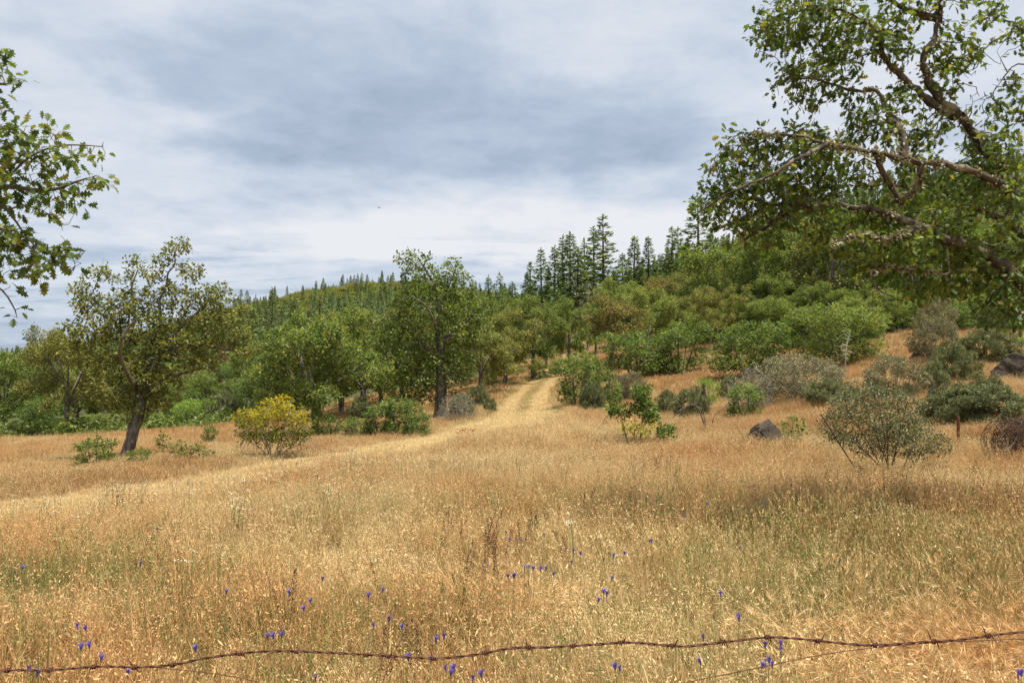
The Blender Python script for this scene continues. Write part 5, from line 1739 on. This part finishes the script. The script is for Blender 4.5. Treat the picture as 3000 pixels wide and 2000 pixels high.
    A = ELL([(2275, 1270, 26, 20), (2310, 1250, 26, 20), (2322, 1222, 14, 14), (2345, 1250, 20, 22), (2330, 1275, 26, 14), (2300, 1285, 36, 12)], Y, rng, 300)
    wm, cm, *_ = plant_meshes('boulder_sapling', polys, A, 342, 0.055, 0.07, 0.0032, M['green'], M['twig_dark'], 2.6, 0.065, 0.06, k=3, tones=(.5, .2, .22), base=base, leaf_r=0.009)
    o = tree_root('oak_sapling', base, 'light green sapling growing against the dark boulder', 'sapling')
    part('stems', wm, o); part('foliage', cm, o)

    # fallen bare branch
    Y = 21.5
    base = spot(2060, Y)
    rng = np.random.default_rng(351)
    polys = [([base + [0.1, 0, 0]] + PL([(2050, 1205), (2030, 1185), (2000, 1195), (1970, 1225)], Y), .03, .008), ([base + [.1, 0, 0]] + PL([(2062, 1215), (2058, 1190), (2040, 1170)], Y), .025, .006), ([base + [.2, 0, 0]] + PL([(2090, 1225), (2110, 1205), (2125, 1190)], Y), .018, .005)]
    A = ELL([(1995, 1210, 40, 20), (2040, 1185, 35, 15), (2115, 1205, 32, 18)], Y, rng, 45)
    wm, *_ = plant_meshes('fallen_branch', polys, A, 352, 0.08, 0.1, 0.005, M['buck'], M['twig_dark'], 0, .05, .05, k=4, base=base, jit=.45)
    tag(ob('fallen_branch', wm, None, tuple(base)), 'bare dark fallen branch arching over the dry grass below the mounded shrub', 'branch')
    # bleached dead branches inside the big green bush, and a pale stump
    put('bleached', 2474, 37.0, 962, 55, 'bleached white dead branches sticking up in front of the large green bush')
    put('bleached', 2482, 60, 855, 70, 'pale bleached snag rising behind the large green bush')
    # dry arching stems by the right edge
    Y = 9.2
    base = spot(2915, Y)
    rng = np.random.default_rng(361)
    a = Acc()
    for pts in ([(2905, 1475), (2900, 1450), (2890, 1420), (2870, 1380), (2855, 1345)], [(2905, 1475), (2890, 1455), (2850, 1432), (2800, 1437), (2765, 1458)], [(2905, 1475), (2870, 1440), (2830, 1425), (2790, 1412)], [(2950, 1490), (2946, 1440), (2952, 1400), (2975, 1370)], [(2985, 1475), (2975, 1440), (2965, 1400)], [(2985, 1475), (2990, 1440), (3005, 1410)], [(2940, 1510), (2960, 1500), (3000, 1498)]):
        q = catmull(PL([(x, y, rng.normal(0, .15)) for x, y in pts], Y), 5)
        V, Fq = tube(q, np.linspace(.0065, .002, len(q)), 4); a.add(V, Fq)
    tag(ob('dry_stems', a.mesh('dry_stems', [M['twig_dark']], True, base), None, tuple(base)), 'thin dark dry stems arching over the grass below the wire coil', 'dry plant')


special_shrubs()


# ------------------------------------------------------------------ the wooded hills: too many trees to count
def woods():
    rng = np.random.default_rng(401)
    mes = []

    def far_tree(seed, conif, cols):
        r = np.random.default_rng(seed)
        if conif:
            n = 1000; h = 1.0
            q = r.uniform(0, 1, n) ** 0.8
            a = r.uniform(0, 6.283, n); rad = 0.155 * (1 - q) ** 0.85 * r.uniform(.35, 1.1, n)
            pos = np.stack([np.cos(a) * rad, np.sin(a) * rad, 0.08 + 0.92 * q], 1)
            td = np.stack([np.cos(a), np.sin(a), r.normal(-.15, .3, n)], 1)
            sz = 0.062 * r.uniform(.6, 1.3, n) * (1.1 - .6 * q)
            T = TN
        else:
            n = 1500
            L = [(np.array([r.normal(0, .2), r.normal(0, .2), r.uniform(.5, .82)]), r.uniform(.17, .26)) for _ in range(8)] + [(np.array([r.normal(0, .25), r.normal(0, .25), r.uniform(.25, .45)]), r.uniform(.16, .22)) for _ in range(5)]
            pos = np.concatenate([ell_pts(c, (q_, q_, q_ * .72), n // 13, r, .6) for c, q_ in L])
            n = len(pos)
            td = r.normal(0, 1, (n, 3)); sz = 0.056 * r.uniform(.6, 1.3, n); T = TD
        nr = r.normal(0, .6, (n, 3)); nr[:, 2] += .9
        V, Fc, tn = cards(pos, td, nr, sz, T, np.clip(r.normal(.48, .24, n), 0, 1))
        a = Acc()
        a.add(V, [Fc], 0, tn)
        tv, tf = tube([(0, 0, -.05), (0, 0, .5), (0, 0, .95 if conif else .6)], [.016, .011, .002], 5)
        a.add(tv, tf, 1, 0.3)
        return a.mesh('far_tree', [M[cols], M['bark_con']], tone=True)
    for i, (c, m) in enumerate([(1, 'conifer'), (1, 'conifer'), (1, 'conifer'), (1, 'conifer_olive'), (0, 'oak'), (0, 'oak'), (0, 'oak_olive'), (0, 'oak_olive'), (0, 'oak_brown'), (0, 'oak_brown')]):
        mes.append(far_tree(410 + i, c, m))
    coll = proto_collection('far_tree_kind', mes)

    def plant(name, px0, px1, y0, y1, n, conf, label, hs=1.0, lowcut=None):
        px = rng.uniform(px0, px1, n * 3)
        Y = np.sqrt(rng.uniform(y0 ** 2, y1 ** 2, n * 3))
        x = (px - 1500) / F * Y
        # reject by area already in px: weight constant per angle, grows with distance
        k = rng.uniform(0, 1, n * 3) < 0.34
        e = np.interp(px, EDGE_PX, EDGE_Y)
        k &= Y > np.where(px > 2000, np.maximum(e * 1.12, 62), np.maximum(e * 1.3, np.where(px < 1450, 150, 100)))
        px, Y, x = px[k], Y[k], x[k]
        m = len(x)
        z = ground(x, Y)
        cf = conf(px, Y, x)
        isc = rng.uniform(0, 1, m) < cf
        crest = sstep(Y, 480, 640)
        oakp = np.where(rng.uniform(0, 1, m) < 0.25 + 0.65 * crest, rng.integers(6, 10, m), rng.integers(4, 7, m))
        pick = np.where(isc, np.where(rng.uniform(0, 1, m) < .15, 3, rng.integers(0, 3, m)), oakp)
        h = np.where(isc, rng.uniform(8, 19, m), rng.uniform(6, 10, m)) * hs
        lowr = np.where((px < 430) & (Y < 450), 0.62, 1.0)
        if lowcut: lowr = lowr * np.where(px < 2180, lowcut, 1.0)
        isc = isc & ~((px < 430) & (Y < 300)) & ~((px < 2180) & (Y < 210))
        pick = np.where(isc, pick, np.where(pick < 4, 5, pick))
        h = np.where(isc, rng.uniform(8, 19, m), rng.uniform(5.5, 9.0, m)) * lowr
        w = np.where(isc, h * rng.uniform(.75, 1.1, m), h * rng.uniform(1.0, 1.7, m))
        scatter(name, np.stack([x, Y, z - .2], 1), coll, pick, np.stack([np.zeros(m), np.zeros(m), rng.uniform(0, 6.28, m)], 1), np.stack([w, w, h], 1), np.ones((m, 3)), label, 'forest')

    def conf1(px, Y, x):
        return np.clip(0.50 - 0.46 * sstep(Y, 420, 620) + 0.28 * wob(x, Y, 90.0, 4) * (1 - .8 * sstep(Y, 560, 660)), 0.02, .95)
    plant('far_forest', -350, 1620, 75, 735, 5200, conf1, 'mixed forest of conifers and olive oaks covering the far rounded hill')

    def conf2(px, Y, x):
        return np.clip(-0.05 + 0.95 * sstep(Y, 110, 190) + 0.25 * wob(x, Y, 50.0, 4), 0.02, .97)
    plant('hillside_forest', 1480, 3500, 95, 300, 1500, conf2, 'mixed wood of conifers and oaks covering the hillside behind the boughs', lowcut=.6)
    # conifers one can count along the crest of the far hill
    rc = np.random.default_rng(420)
    wmn = {}
    crest = [(632, 832, 560), (703, 838, 640), (722, 832, 645), (742, 840, 645), (800, 842, 650), (832, 850, 660), (848, 842, 665), (862, 838, 670), (885, 828, 675), (898, 832, 680), (925, 815, 680), (940, 818, 685), (952, 822, 690), (975, 812, 690), (998, 800, 690), (1010, 806, 695), (1025, 793, 695), (1036, 790, 700), (1058, 776, 700), (1075, 782, 700), (1112, 780, 700), (1118, 790, 700), (1135, 800, 700), (915, 826, 680), (880, 838, 670), (1090, 800, 705), (960, 815, 690), (770, 850, 650)]
    first = None
    for px, top, Y in crest:
        b = spot(px, Y)
        h = max(8.0, P(px, top, Y)[2] - b[2]) * rc.uniform(.55, .9)
        K = KD[['fir0', 'fir1', 'fir2', 'fir3'][int(rc.integers(0, 4))]]
        lab = 'small conifer spire standing along the crest of the far hill'
        put(['fir0', 'fir1', 'fir2', 'fir3', 'pine0'][int(rc.integers(0, 5))], px, Y, P_row(Y, b[2] + h), 6.0 * h / 18 * F / Y, lab, 'conifers along the far crest')


woods()


# ------------------------------------------------------------------ rocks
def rock(px, Y, w, top, seed, label, depth=0.8, sink=0.12, shape=None):
    b = spot(px, Y)
    hh = P(px, top, Y)[2] - b[2] + sink
    ww = w * Y / F / 2
    bm = bmesh.new()
    bmesh.ops.create_icosphere(bm, subdivisions=5, radius=1.0)
    o = Vector((seed * 3.1, seed * 1.7, seed * .9))
    for v in bm.verts:
        c = v.co.copy()
        # flatten along a few random planes for a broken look
        for i in range(13):
            d = Vector((math.sin(seed + i * 2.4), math.cos(seed * 1.3 + i * 1.9), math.sin(seed * .7 + i * 1.1) * .8)).normalized()
            k = c.dot(d) - (0.64 + 0.12 * math.sin(seed + i * 5))
            if k > 0: c -= d * k * .97
        n = mnoise.fractal(c * 1.6 + o, 1.0, 2.0, 4) * 0.12 + mnoise.hetero_terrain(c * 4 + o, 1.0, 2.0, 4, .5) * 0.035 + mnoise.fractal(c * 9 + o, .8, 2.0, 4) * 0.035
        c = c * (1 + n)
        if shape: c = shape(c)
        v.co = Vector((c.x * ww, c.y * ww * depth, (c.z + 0.55) / 1.45 * hh))
    me = bpy.data.meshes.new('boulder')
    bm.to_mesh(me); bm.free()
    me.materials.append(M['rock'])
    ob2 = ob('boulder', me, None, (b[0], b[1], b[2] - sink))
    ob2.rotation_euler = (0, 0, 0)
    tag(ob2, label, 'rock')


def lean_left(c):
    return Vector((c.x - 0.18 * min(0, 0.4 - c.z) , c.y, c.z * (1 - 0.22 * max(0, -c.x))))


rock(2245, 17.0, 128, 1234, 3.0, 'dark flat topped boulder beside the light green sapling', shape=lean_left)
rock(2972, 28.0, 180, 1044, 5.0, 'long dark craggy rock outcrop on the slope at the edge', depth=.6)
rock(2692, 36.0, 66, 1030, 7.0, 'dark low rock on the slope left of the tall pale shrub')
rock(2725, 13.0, 62, 1352, 9.0, 'dark mossy rock at the right foot of the near grey green shrub')
rock(2505, 12.4, 66, 1366, 11.0, 'low dark rock at the left foot of the near grey green shrub')
rock(2488, 26.0, 44, 1132, 13.0, 'small grey rock beside the olive shrub of the big thicket')
rock(2728, 23.0, 46, 1127, 15.0, 'small flat grey rock under the small round green shrub')
rock(252, 5.15, 118, 1795, 17.0, 'half buried pale rock hidden in the green grass by the wire', depth=.7)
rock(2460, 4.75, 50, 1838, 19.0, 'small grey stone sunk in the grass just above the wire')
rock(2060, 31.0, 20, 1126, 21.0, 'small round stone under the flat bright green plant')


# ------------------------------------------------------------------ iron, wire and wood left in the field
def box_verts(c, ax, ay, az):
    c, ax, ay, az = (np.asarray(q, float) for q in (c, ax, ay, az))
    V = [c + sx * ax + sy * ay + sz * az for sz in (-1, 1) for sy in (-1, 1) for sx in (-1, 1)]
    Fq = [(0, 2, 3, 1), (4, 5, 7, 6), (0, 1, 5, 4), (2, 6, 7, 3), (0, 4, 6, 2), (1, 3, 7, 5)]
    return V, [Fq]


def leaning_stake():
    Y = 12.0
    p0 = P(2405, 1214, Y); p1 = P(2492, 1350, Y - .15)
    base = p1
    a = Acc()
    V, Fq = tube([p1 + (p1 - p0) * .15, (p0 + p1) / 2, p0], .0115, 8); a.add(V, Fq)
    d = (p0 - p1) / np.linalg.norm(p0 - p1)
    V, Fq = tube([p0, p0 + d * .012], [.014, .012], 8); a.add(V, Fq)
    o = ob('iron_stake', a.mesh('iron_stake', [M['dark_iron']], True, base), None, tuple(base))
    tag(o, 'thin dark iron stake leaning left in front of the near grey green shrub', 'stake')
    for t in (.84,):
        c = p1 + (p0 - p1) * t
        V, Fq = tube([c - d * .014, c + d * .014], .021, 10)
        part('clamp_ring', mk_mesh('clamp_ring', V - base, Fq, [M['rust_post']], None, True), o)


def rusty_post():
    Y = 15.6
    b = spot(2803, Y); top = P(2806, 1217, Y)
    h = top[2] - b[2] + .15
    a = Acc()
    # studded T section
    V, Fq = box_verts((0, 0, h / 2 - .15), (.030, 0, 0), (0, .004, 0), (0, 0, h / 2)); a.add(V, Fq)
    V, Fq = box_verts((0, .026, h / 2 - .15), (.005, 0, 0), (0, .022, 0), (0, 0, h / 2 - .002)); a.add(V, Fq)
    for i in range(int(h / .06)):
        V, Fq = box_verts((0, -.009, -.1 + i * .06), (.008, 0, 0), (0, .0055, 0), (0, 0, .010)); a.add(V, Fq)
    o = ob('metal_post', a.mesh('metal_post', [M['rust_post']]), None, tuple(b))
    o.rotation_euler = (0, math.radians(1.5), .3)
    tag(o, 'short rusty red studded metal fence post before the bushy grey green shrub', 'post')


def old_fence_post():
    Y = 62.0
    b = spot(1752, Y); t = P(1745, 1042, Y)
    rng = np.random.default_rng(7)
    V, Fq = tube([b - [0, 0, .2], b * .5 + t * .5 + [.03, 0, 0], t], [.12, .11, .085], 8, jit=.08, rng=rng)
    n = len(V) - 8
    cap = [[n + i for i in range(8)]]
    me = mk_mesh('fence_post', V - b, [Fq[0], np.array([[n, n + 1, n + 2, n + 3], [n, n + 3, n + 4, n + 7], [n + 4, n + 5, n + 6, n + 7]])], [M['old_wood']], None, True)
    tag(ob('fence_post', me, None, tuple(b)), 'grey weathered wooden fence post leaning by the end of the track', 'post')


def wire_coil():
    Y = 13.6
    rng = np.random.default_rng(9)
    base = spot(2968, Y)
    R = .42
    c0 = base + [0.0, 0, R * 1.0]
    ax = np.array([0.93, .34, .03]); ax /= np.linalg.norm(ax)
    u = np.array([-ax[1], ax[0], 0]); u /= np.linalg.norm(u); v = np.cross(ax, u)
    a = Acc()
    for i in range(190):
        t0 = rng.uniform(-.38, .9); r = R * (1 - .75 * rng.uniform() ** 1.5) * rng.uniform(.94, 1.06)
        th = np.linspace(0, 6.283, 34) + rng.uniform(0, 6.28)
        w = rng.normal(0, .05, 2)
        pts = np.array([c0 + ax * (t0 + w[0] * math.sin(q) + w[1] * math.cos(q)) + u * r * math.cos(q) * 1.06 + v * r * math.sin(q) * (1.0 + .06 * math.sin(3 * q + i)) for q in th])
        V, Fq = tube(pts, .0026, 4); a.add(V, Fq)
    for i in range(40):
        q = rng.uniform(0, 6.28); r = R * rng.uniform(.5, 1.03)
        pts = np.array([c0 + ax * t + (u * 1.06 * math.cos(q + .2 * math.sin(4 * t + i)) + v * math.sin(q + .2 * math.sin(4 * t + i))) * r for t in np.linspace(-.4, .6, 14)])
        V, Fq = tube(pts, .0026, 4); a.add(V, Fq)
    for i in range(420):
        p = c0 + ax * rng.uniform(-.2, .9) + rng.normal(0, 1, 3) * [.17, .17, .15] - [0, 0, .08]
        d = rng.normal(0, 1, 3) + [0, 0, .5]; d /= np.linalg.norm(d)
        V, Fq = tube([p, p + d * .12 + rng.normal(0, .015, 3), p + d * .24], [.004, .003, .001], 3); a.add(V, Fq)
    o = ob('wire_coil', a.mesh('wire_coil', [M['coil']], True, base), None, tuple(base))
    tag(o, 'brown tangled heap of coiled old fence wire lying in the grass at the edge', 'wire')
    # dead branch poking out of it
    a = Acc()
    polys = [(PL([(2990, 1380), (2950, 1320), (2935, 1280), (2940, 1245), (2925, 1215)], Y - .3), .016, .004), (PL([(2950, 1320), (2975, 1290), (2985, 1255), (3005, 1215)], Y - .3), .010, .003), (PL([(2940, 1270), (2915, 1240), (2890, 1225)], Y - .3), .006, .002), (PL([(2965, 1300), (2990, 1300), (3010, 1280)], Y - .3), .006, .002)]
    A = ELL([(2930, 1235, 40, 25), (2985, 1245, 30, 40), (2910, 1300, 25, 20)], Y, rng, 90)
    b2 = P(2990, 1380, Y - .3)
    wm, *_ = plant_meshes('dead_branch', polys, A, 14, .05, .06, .0028, M['buck'], M['twig'], 0, .1, .1, k=4, base=b2, jit=.4)
    tag(ob('dead_branch', wm, None, tuple(b2)), 'forked pale dead branch sticking up out of the wire coil', 'branch')


def ground_sticks():
    for (pts, Y, r, lab, nm) in [([(2115, 1400), (2070, 1394), (2030, 1387)], 11.6, .012, 'short pale stick lying in the grass, nearer the track', 'stick'), ([(2062, 1441), (2130, 1438), (2180, 1443), (2228, 1440)], 10.0, .010, 'long thin dark stick lying flat among violet flowers', 'stick')]:
        q = catmull(PL(pts, Y), 6)
        q[:, 2] = np.maximum(q[:, 2], ground(q[:, 0], q[:, 1]) + .15)
        rng = np.random.default_rng(3)
        V, Fq = tube(q, np.linspace(r, r * .5, len(q)), 6, jit=.12, rng=rng)
        tag(ob(nm, mk_mesh(nm, V - q[0], Fq, [M['twig']], None, True), None, tuple(q[0])), lab, 'stick')
    # small spray of dry orange leaves on the track verge
    Y = 27.0
    b = spot(1372, Y)
    rng = np.random.default_rng(5); n = 60
    pos = rng.normal(0, 1, (n, 3)) * [.24, .12, .04] + [0, 0, .12]
    V, Fc, tn = cards(pos, rng.normal(0, 1, (n, 3)), rng.normal(0, .6, (n, 3)) + [0, 0, 1], .10 * rng.uniform(.6, 1.3, n), TD, np.ones(n))
    a = Acc(); a.add(V, [Fc])
    V, Fq = tube([(-.3, 0, .12), (0, .02, .2), (.32, 0, .15)], [.008, .006, .003], 5); a.add(V, Fq)
    tag(ob('withered_sprig', a.mesh('withered_sprig', [M['dryleaf']]), None, tuple(b)), 'withered orange brown leafy sprig lying at the edge of the pale track', 'dry leaves')


leaning_stake(); rusty_post(); old_fence_post(); wire_coil(); ground_sticks()


def bird():
    Y = 42.0
    b = P(1110, 609, Y)
    a = Acc()
    V, Fq = tube([(-.13, 0, 0), (-.08, 0, .012), (0, 0, .015), (.07, 0, .005), (.15, 0, 0)], [.006, .024, .030, .022, .012], 8); a.add(V, Fq)
    a.add([(.13, -.012, .002), (.23, -.03, .005), (.23, .03, .005), (.13, .012, .002)], [[(0, 1, 2, 3)]])
    for s_ in (-1, 1):
        a.add([(-.05, .02 * s_, .02), (.05, .02 * s_, .02), (.07, .13 * s_, .06), (.05, .23 * s_, .03), (-.02, .15 * s_, .065)], [[(0, 1, 2, 4)], [(4, 2, 3)]])
    o = ob('bird', a.mesh('bird', [M['feather']], True), None, tuple(b))
    o.rotation_euler = (0.2, -.1, .5); o.scale = (.55, .55, .55)
    tag(o, 'tiny dark bird flying alone against the pale band of cloud', 'bird')


bird()


# ------------------------------------------------------------------ barbed wire
def barbed_wire():
    Y = 1.72
    row = [(-700, 1985), (-300, 1972), (0, 1962), (150, 1961), (290, 1951), (400, 1953), (505, 1946), (610, 1925), (750, 1908), (850, 1906), (1000, 1912), (1140, 1920), (1280, 1927), (1400, 1915), (1500, 1897), (1600, 1895), (1720, 1888), (1850, 1881), (2000, 1892), (2102, 1882), (2247, 1866), (2340, 1870), (2425, 1879), (2553, 1889), (2680, 1881), (2808, 1873), (3000, 1850), (3300, 1835), (3700, 1830)]
    q = catmull([P(x, y, Y) for x, y in row], 26)
    sl = np.concatenate([[0], np.cumsum(np.linalg.norm(np.diff(q, axis=0), axis=1))])
    n = int(sl[-1] / .0042)
    t = np.linspace(0, sl[-1], n)
    c = np.stack([np.interp(t, sl, q[:, k]) for k in range(3)], 1)
    d = np.gradient(c, axis=0); d /= np.linalg.norm(d, axis=1)[:, None]
    u = np.cross(d, [0, 1, 0.0]); u /= np.linalg.norm(u, axis=1)[:, None]
    v = np.cross(d, u)
    root = ob('barbed_wire', None, None, tuple(P(0, 1962, Y)))
    tag(root, 'rusty two strand barbed wire stretched across the front of the field', 'barbed wire')
    b = np.array(root.location)
    ph = t / .062 * 6.283 + 0.8 * np.sin(t * 9)
    for k in range(2):
        p = c + (u * np.cos(ph + k * math.pi)[:, None] + v * np.sin(ph + k * math.pi)[:, None]) * .0017
        V, Fq = tube(p, .00162, 6)
        part('strand', mk_mesh('strand', V - b, Fq, [M['rust']], None, True), root)
    rng = np.random.default_rng(8)
    px = [-150, 25, 145, 277, 396, 505, 704, 868, 1074, 1138, 1274, 1425, 1552, 1678, 1820, 1970, 2122, 2248, 2398, 2562, 2736, 2898, 3060]
    for x in px:
        s0 = np.argmin(np.abs(c[:, 0] - P(x, 1900, Y)[0]))
        a = Acc()
        cc, dd, uu, vv = c[s0], d[s0], u[s0], v[s0]
        th = np.linspace(0, 2.2 * 6.283, 30)
        p = cc + np.outer((th / th[-1] - .5) * .010, dd) + .0046 * (np.outer(np.cos(th), uu) + np.outer(np.sin(th), vv))
        V, Fq = tube(p, .0017, 5); a.add(V, Fq)
        for e, sg in ((p[0], -1), (p[-1], 1)):
            an = rng.uniform(0, 6.283) if sg < 0 else an + math.pi + rng.uniform(-.7, .7)
            o2 = uu * math.cos(an) + vv * math.sin(an) * .7 + dd * sg * .25
            V, Fq = tube([e, e + o2 * .008, e + o2 * .021], [.0017, .0016, .0004], 5); a.add(V, Fq)
        part('barb', a.mesh('barb', [M['rust']], True, b), root)
    # loose single wire hanging below it
    pts = [(440, 1951), (470, 1955), (560, 1964), (640, 1974), (740, 1993), (900, 2045), (1250, 2110), (1650, 2080), (1900, 2022), (2017, 1996), (2221, 1955), (2395, 1919), (2553, 1897), (2760, 1880), (3000, 1870), (3400, 1850)]
    q = catmull([P(x, y, Y + .035) for x, y in pts], 8)
    V, Fq = tube(q, .0010, 5)
    o = ob('loose_wire', mk_mesh('loose_wire', V - q[0], Fq, [M['rust']], None, True), None, tuple(q[0]))
    tag(o, 'thin single rusty wire sagging slackly below the barbed wire', 'wire')


barbed_wire()


# ------------------------------------------------------------------ violet flowers and brown dock stalks
def flower_proto(seed):
    r = np.random.default_rng(seed)
    h = .40
    top = np.array([r.normal(0, .02), r.normal(0, .02), h])
    V, Fq = tube([(0, 0, -.02), (top[0] * .3 + .008, top[1] * .3, h * .5), top], [.0022, .0018, .0016], 5)
    st = mk_mesh('flower_stem', V, Fq, [M['stem']], None, True)
    a = Acc()
    ax = np.array([r.normal(0, .25), r.normal(0, .25), 1.0]); ax /= np.linalg.norm(ax)
    u = np.cross(ax, [.3, 1, .1]); u /= np.linalg.norm(u); v = np.cross(ax, u)
    V, Fq = tube([top, top + ax * .008, top + ax * .017], [.0022, .0055, .0068], 8); a.add(V, Fq)
    for k in range(6):
        an = k * 1.047 + .1
        o = u * math.cos(an) + v * math.sin(an); s_ = np.cross(ax, o)
        b = top + ax * .014 + o * .0055
        m1 = b + ax * .010 + o * .005; e = b + ax * .018 + o * .013
        a.add([b - s_ * .004, b + s_ * .004, m1 + s_ * .0065, m1 - s_ * .0065, e], [[(0, 1, 2, 3)], [(3, 2, 4)]])
    return st, a.mesh('petals', [M['petal']])


def place_flowers():
    rng = np.random.default_rng(91)
    F3 = [flower_proto(900 + i) for i in range(4)]
    fl = [(79, 1669), (472, 1555), (429, 1656), (672, 1741), (959, 1704), (855, 1745), (919, 1770), (889, 1794), (242, 1844), (264, 1847), (257, 1903), (269, 1898), (315, 1935), (577, 1913), (803, 1872), (815, 1872), (837, 1868), (115, 1969), (127, 1982), (386, 1981), (935, 1994),
          (1481, 1565), (1495, 1587), (1527, 1585), (1597, 1575), (1674, 1620), (1701, 1628), (1417, 1661), (1426, 1662), (1537, 1672), (1546, 1669), (1559, 1673), (1583, 1672), (1595, 1672), (1491, 1696), (1498, 1694), (1509, 1693), (1622, 1690), (1668, 1654), (1831, 1628), (1796, 1634), (1901, 1591), (1911, 1591), (1793, 1704), (1772, 1748), (1774, 1742), (1753, 1768), (1132, 1736), (1089, 1751), (1140, 1820), (1099, 1842), (1184, 1847), (1287, 1880), (1299, 1870), (1267, 1940), (1187, 1937), (1302, 1966), (1324, 1979), (1337, 1966), (1417, 1986), (1383, 1998), (1806, 1971), (1801, 1965),
          (2186, 1432), (2220, 1432), (2315, 1426), (2066, 1480), (2237, 1475), (2006, 1519), (2164, 1611), (2099, 1748), (2150, 1822), (2155, 1815), (2055, 1877), (2230, 1899), (2283, 1897), (2278, 1913), (2230, 1942), (2232, 1964), (2252, 1957), (2044, 1949), (2959, 1986), (2962, 1982), (2950, 1122), (2968, 1135), (2975, 1160)]
    near = {(577, 1913): 'violet flower growing alone above the wire where the slack wire joins it',
            (315, 1935): 'single violet flower almost touching the barbed wire from above',
            (79, 1669): 'violet flower farthest to the left, above the green grass patch',
            (2959, 1986): 'violet flower in the orange silky grass in the bottom corner',
            (672, 1741): 'lone violet flower left of the sparse flower group in mid grass',
            (1417, 1986): 'violet flower, rightmost of the loose group below the middle of the wire',
            (386, 1981): 'lone violet flower beneath the slack wire start',
            (1806, 1971): 'large violet flower head under the straight middle stretch of wire',
            (2044, 1949): 'violet flower left of the group of three below the wire',
            (2230, 1942): 'palest violet flower, topmost of three crossed by the slack wire',
            (2232, 1964): 'deep violet flower, lowest of three crossed by the slack wire',
            (2252, 1957): 'violet flower, right one of three crossed by the slack wire',
            (2230, 1899): 'upright violet flower just under the raised bend of the barbed wire',
            (2150, 1822): 'double violet flower above the wire in the dogtail grass',
            (1772, 1748): 'tall violet flower in pale straw above the middle of the wire',
            (1793, 1704): 'violet flower standing above the tall one in pale straw'}
    wire = [(0, 1962), (610, 1925), (1280, 1927), (2000, 1890), (3000, 1850)]
    first = [None] * 4
    for px, py in fl:
        Y = (EYE - .38) * F / (py - 1080)
        for _ in range(30):
            x = (px - 1500) / F * Y
            zt = gz(x, Y) + .40
            row = P_row(Y, zt)
            Y *= 1 + 0.5 * (row - py) / max(py - 1080, 60)
            Y = float(np.clip(Y, 1.8, 40))
        i = int(rng.integers(0, 4))
        b = spot(px, Y)
        sc = 1.0 if Y < 12 else 1.15
        k = rng.uniform(.5, .85) * (1 if Y < 5 else .85)
        if first[i] is None:
            o = ob('wildflower', None, None, tuple(b))
            part('stem', F3[i][0], o); part('petals', F3[i][1], o)
            o.rotation_euler = (0, 0, rng.uniform(0, 6.28)); o.scale = (k, k, 1)
            first[i] = o
        else:
            o = copy_tree(first[i], tuple(b), rng.uniform(0, 6.28), (k, k, 1))
        wy = np.interp(px, [w[0] for w in wire], [w[1] for w in wire])
        if (px, py) in near: lab = near[(px, py)]
        elif py > wy: lab = 'small violet trumpet wildflower in the grass below the barbed wire'
        elif py > 1760: lab = 'small violet wildflower in the grass close above the barbed wire'
        elif py > 1600: lab = 'small violet wildflower amid pale straw in the middle of the meadow'
        else: lab = 'tiny violet wildflower far off in the dry meadow'
        tag(o, lab, 'wildflower', 'violet wildflowers in the dry grass')


place_flowers()


def dock_stalks():
    rng = np.random.default_rng(95)
    protos = []
    for i in range(4):
        a = Acc(); b_ = Acc()
        for j in range(int(rng.integers(2, 5))):
            o = np.array([rng.normal(0, .05), rng.normal(0, .04), 0]); ln = rng.normal(0, .10, 2); h = rng.uniform(.42, .6)
            pts = [o, o + [ln[0] * .4, ln[1] * .4, h * .5], o + [ln[0], ln[1], h]]
            V, Fq = tube(catmull(pts, 4), np.linspace(.0035, .0018, 9), 5); a.add(V, Fq)
            n = 60
            t = rng.uniform(.45, 1.0, n)
            c = np.array([[o[0] + ln[0] * q, o[1] + ln[1] * q, h * q] for q in t])
            c += rng.normal(0, .007, (n, 3))
            V, Fc, tn = cards(c, rng.normal(0, .6, (n, 3)) + [0, 0, .6], rng.normal(0, 1, (n, 3)), .016, TD, np.ones(n)); b_.add(V, [Fc])
        protos.append((a.mesh('dock_stalk', [M['dock']], True), b_.mesh('dock_seeds', [M['dock']])))
    first = [None] * 4
    spots = [(1375, 5.05), (1400, 5.3), (1440, 5.0), (1462, 5.4), (1500, 5.9), (1330, 6.5), (1310, 6.6), (1355, 6.4), (1420, 6.1), (1450, 6.2), (1520, 6.1), (1705, 8.0), (1680, 7.8), (1730, 8.3), (1105, 5.0), (395, 10.6), (370, 10.3), (420, 10.9), (345, 10.0), (1910, 11.2), (1935, 11.5), (1955, 11.1), (1890, 11.8), (735, 7.6), (720, 7.3), (2095, 6.6), (1850, 7.0), (1660, 5.6), (845, 4.4), (1230, 3.7), (1120, 3.5), (1560, 6.6)]
    for px, Y in spots:
        i = int(rng.integers(0, 4)); b = spot(px, Y); k = rng.uniform(.62, .95)
        if first[i] is None:
            o = ob('dock_plant', None, None, tuple(b)); part('stalks', protos[i][0], o); part('seed_spikes', protos[i][1], o)
            o.rotation_euler = (0, 0, rng.uniform(0, 6.28)); o.scale = (k, k, k); first[i] = o
        else:
            o = copy_tree(first[i], tuple(b), rng.uniform(0, 6.28), (k, k, k))
        if px in (1105, 845, 1230, 1120): lab = 'dark brown dock stalk in the near grass above the barbed wire'
        elif px < 500: lab = 'brown dock stalk in the dark clump beside the pale left track'
        elif 1880 < px < 1960: lab = 'brown dock stalk in the far clump below the two stemmed sapling'
        elif Y < 6.7: lab = 'rust brown dock stalk in the dark clump amid the violet flowers'
        else: lab = 'slim brown dock stalk scattered through the middle of the meadow'
        tag(o, lab, 'dock plant', 'brown dock stalks in the meadow')


dock_stalks()
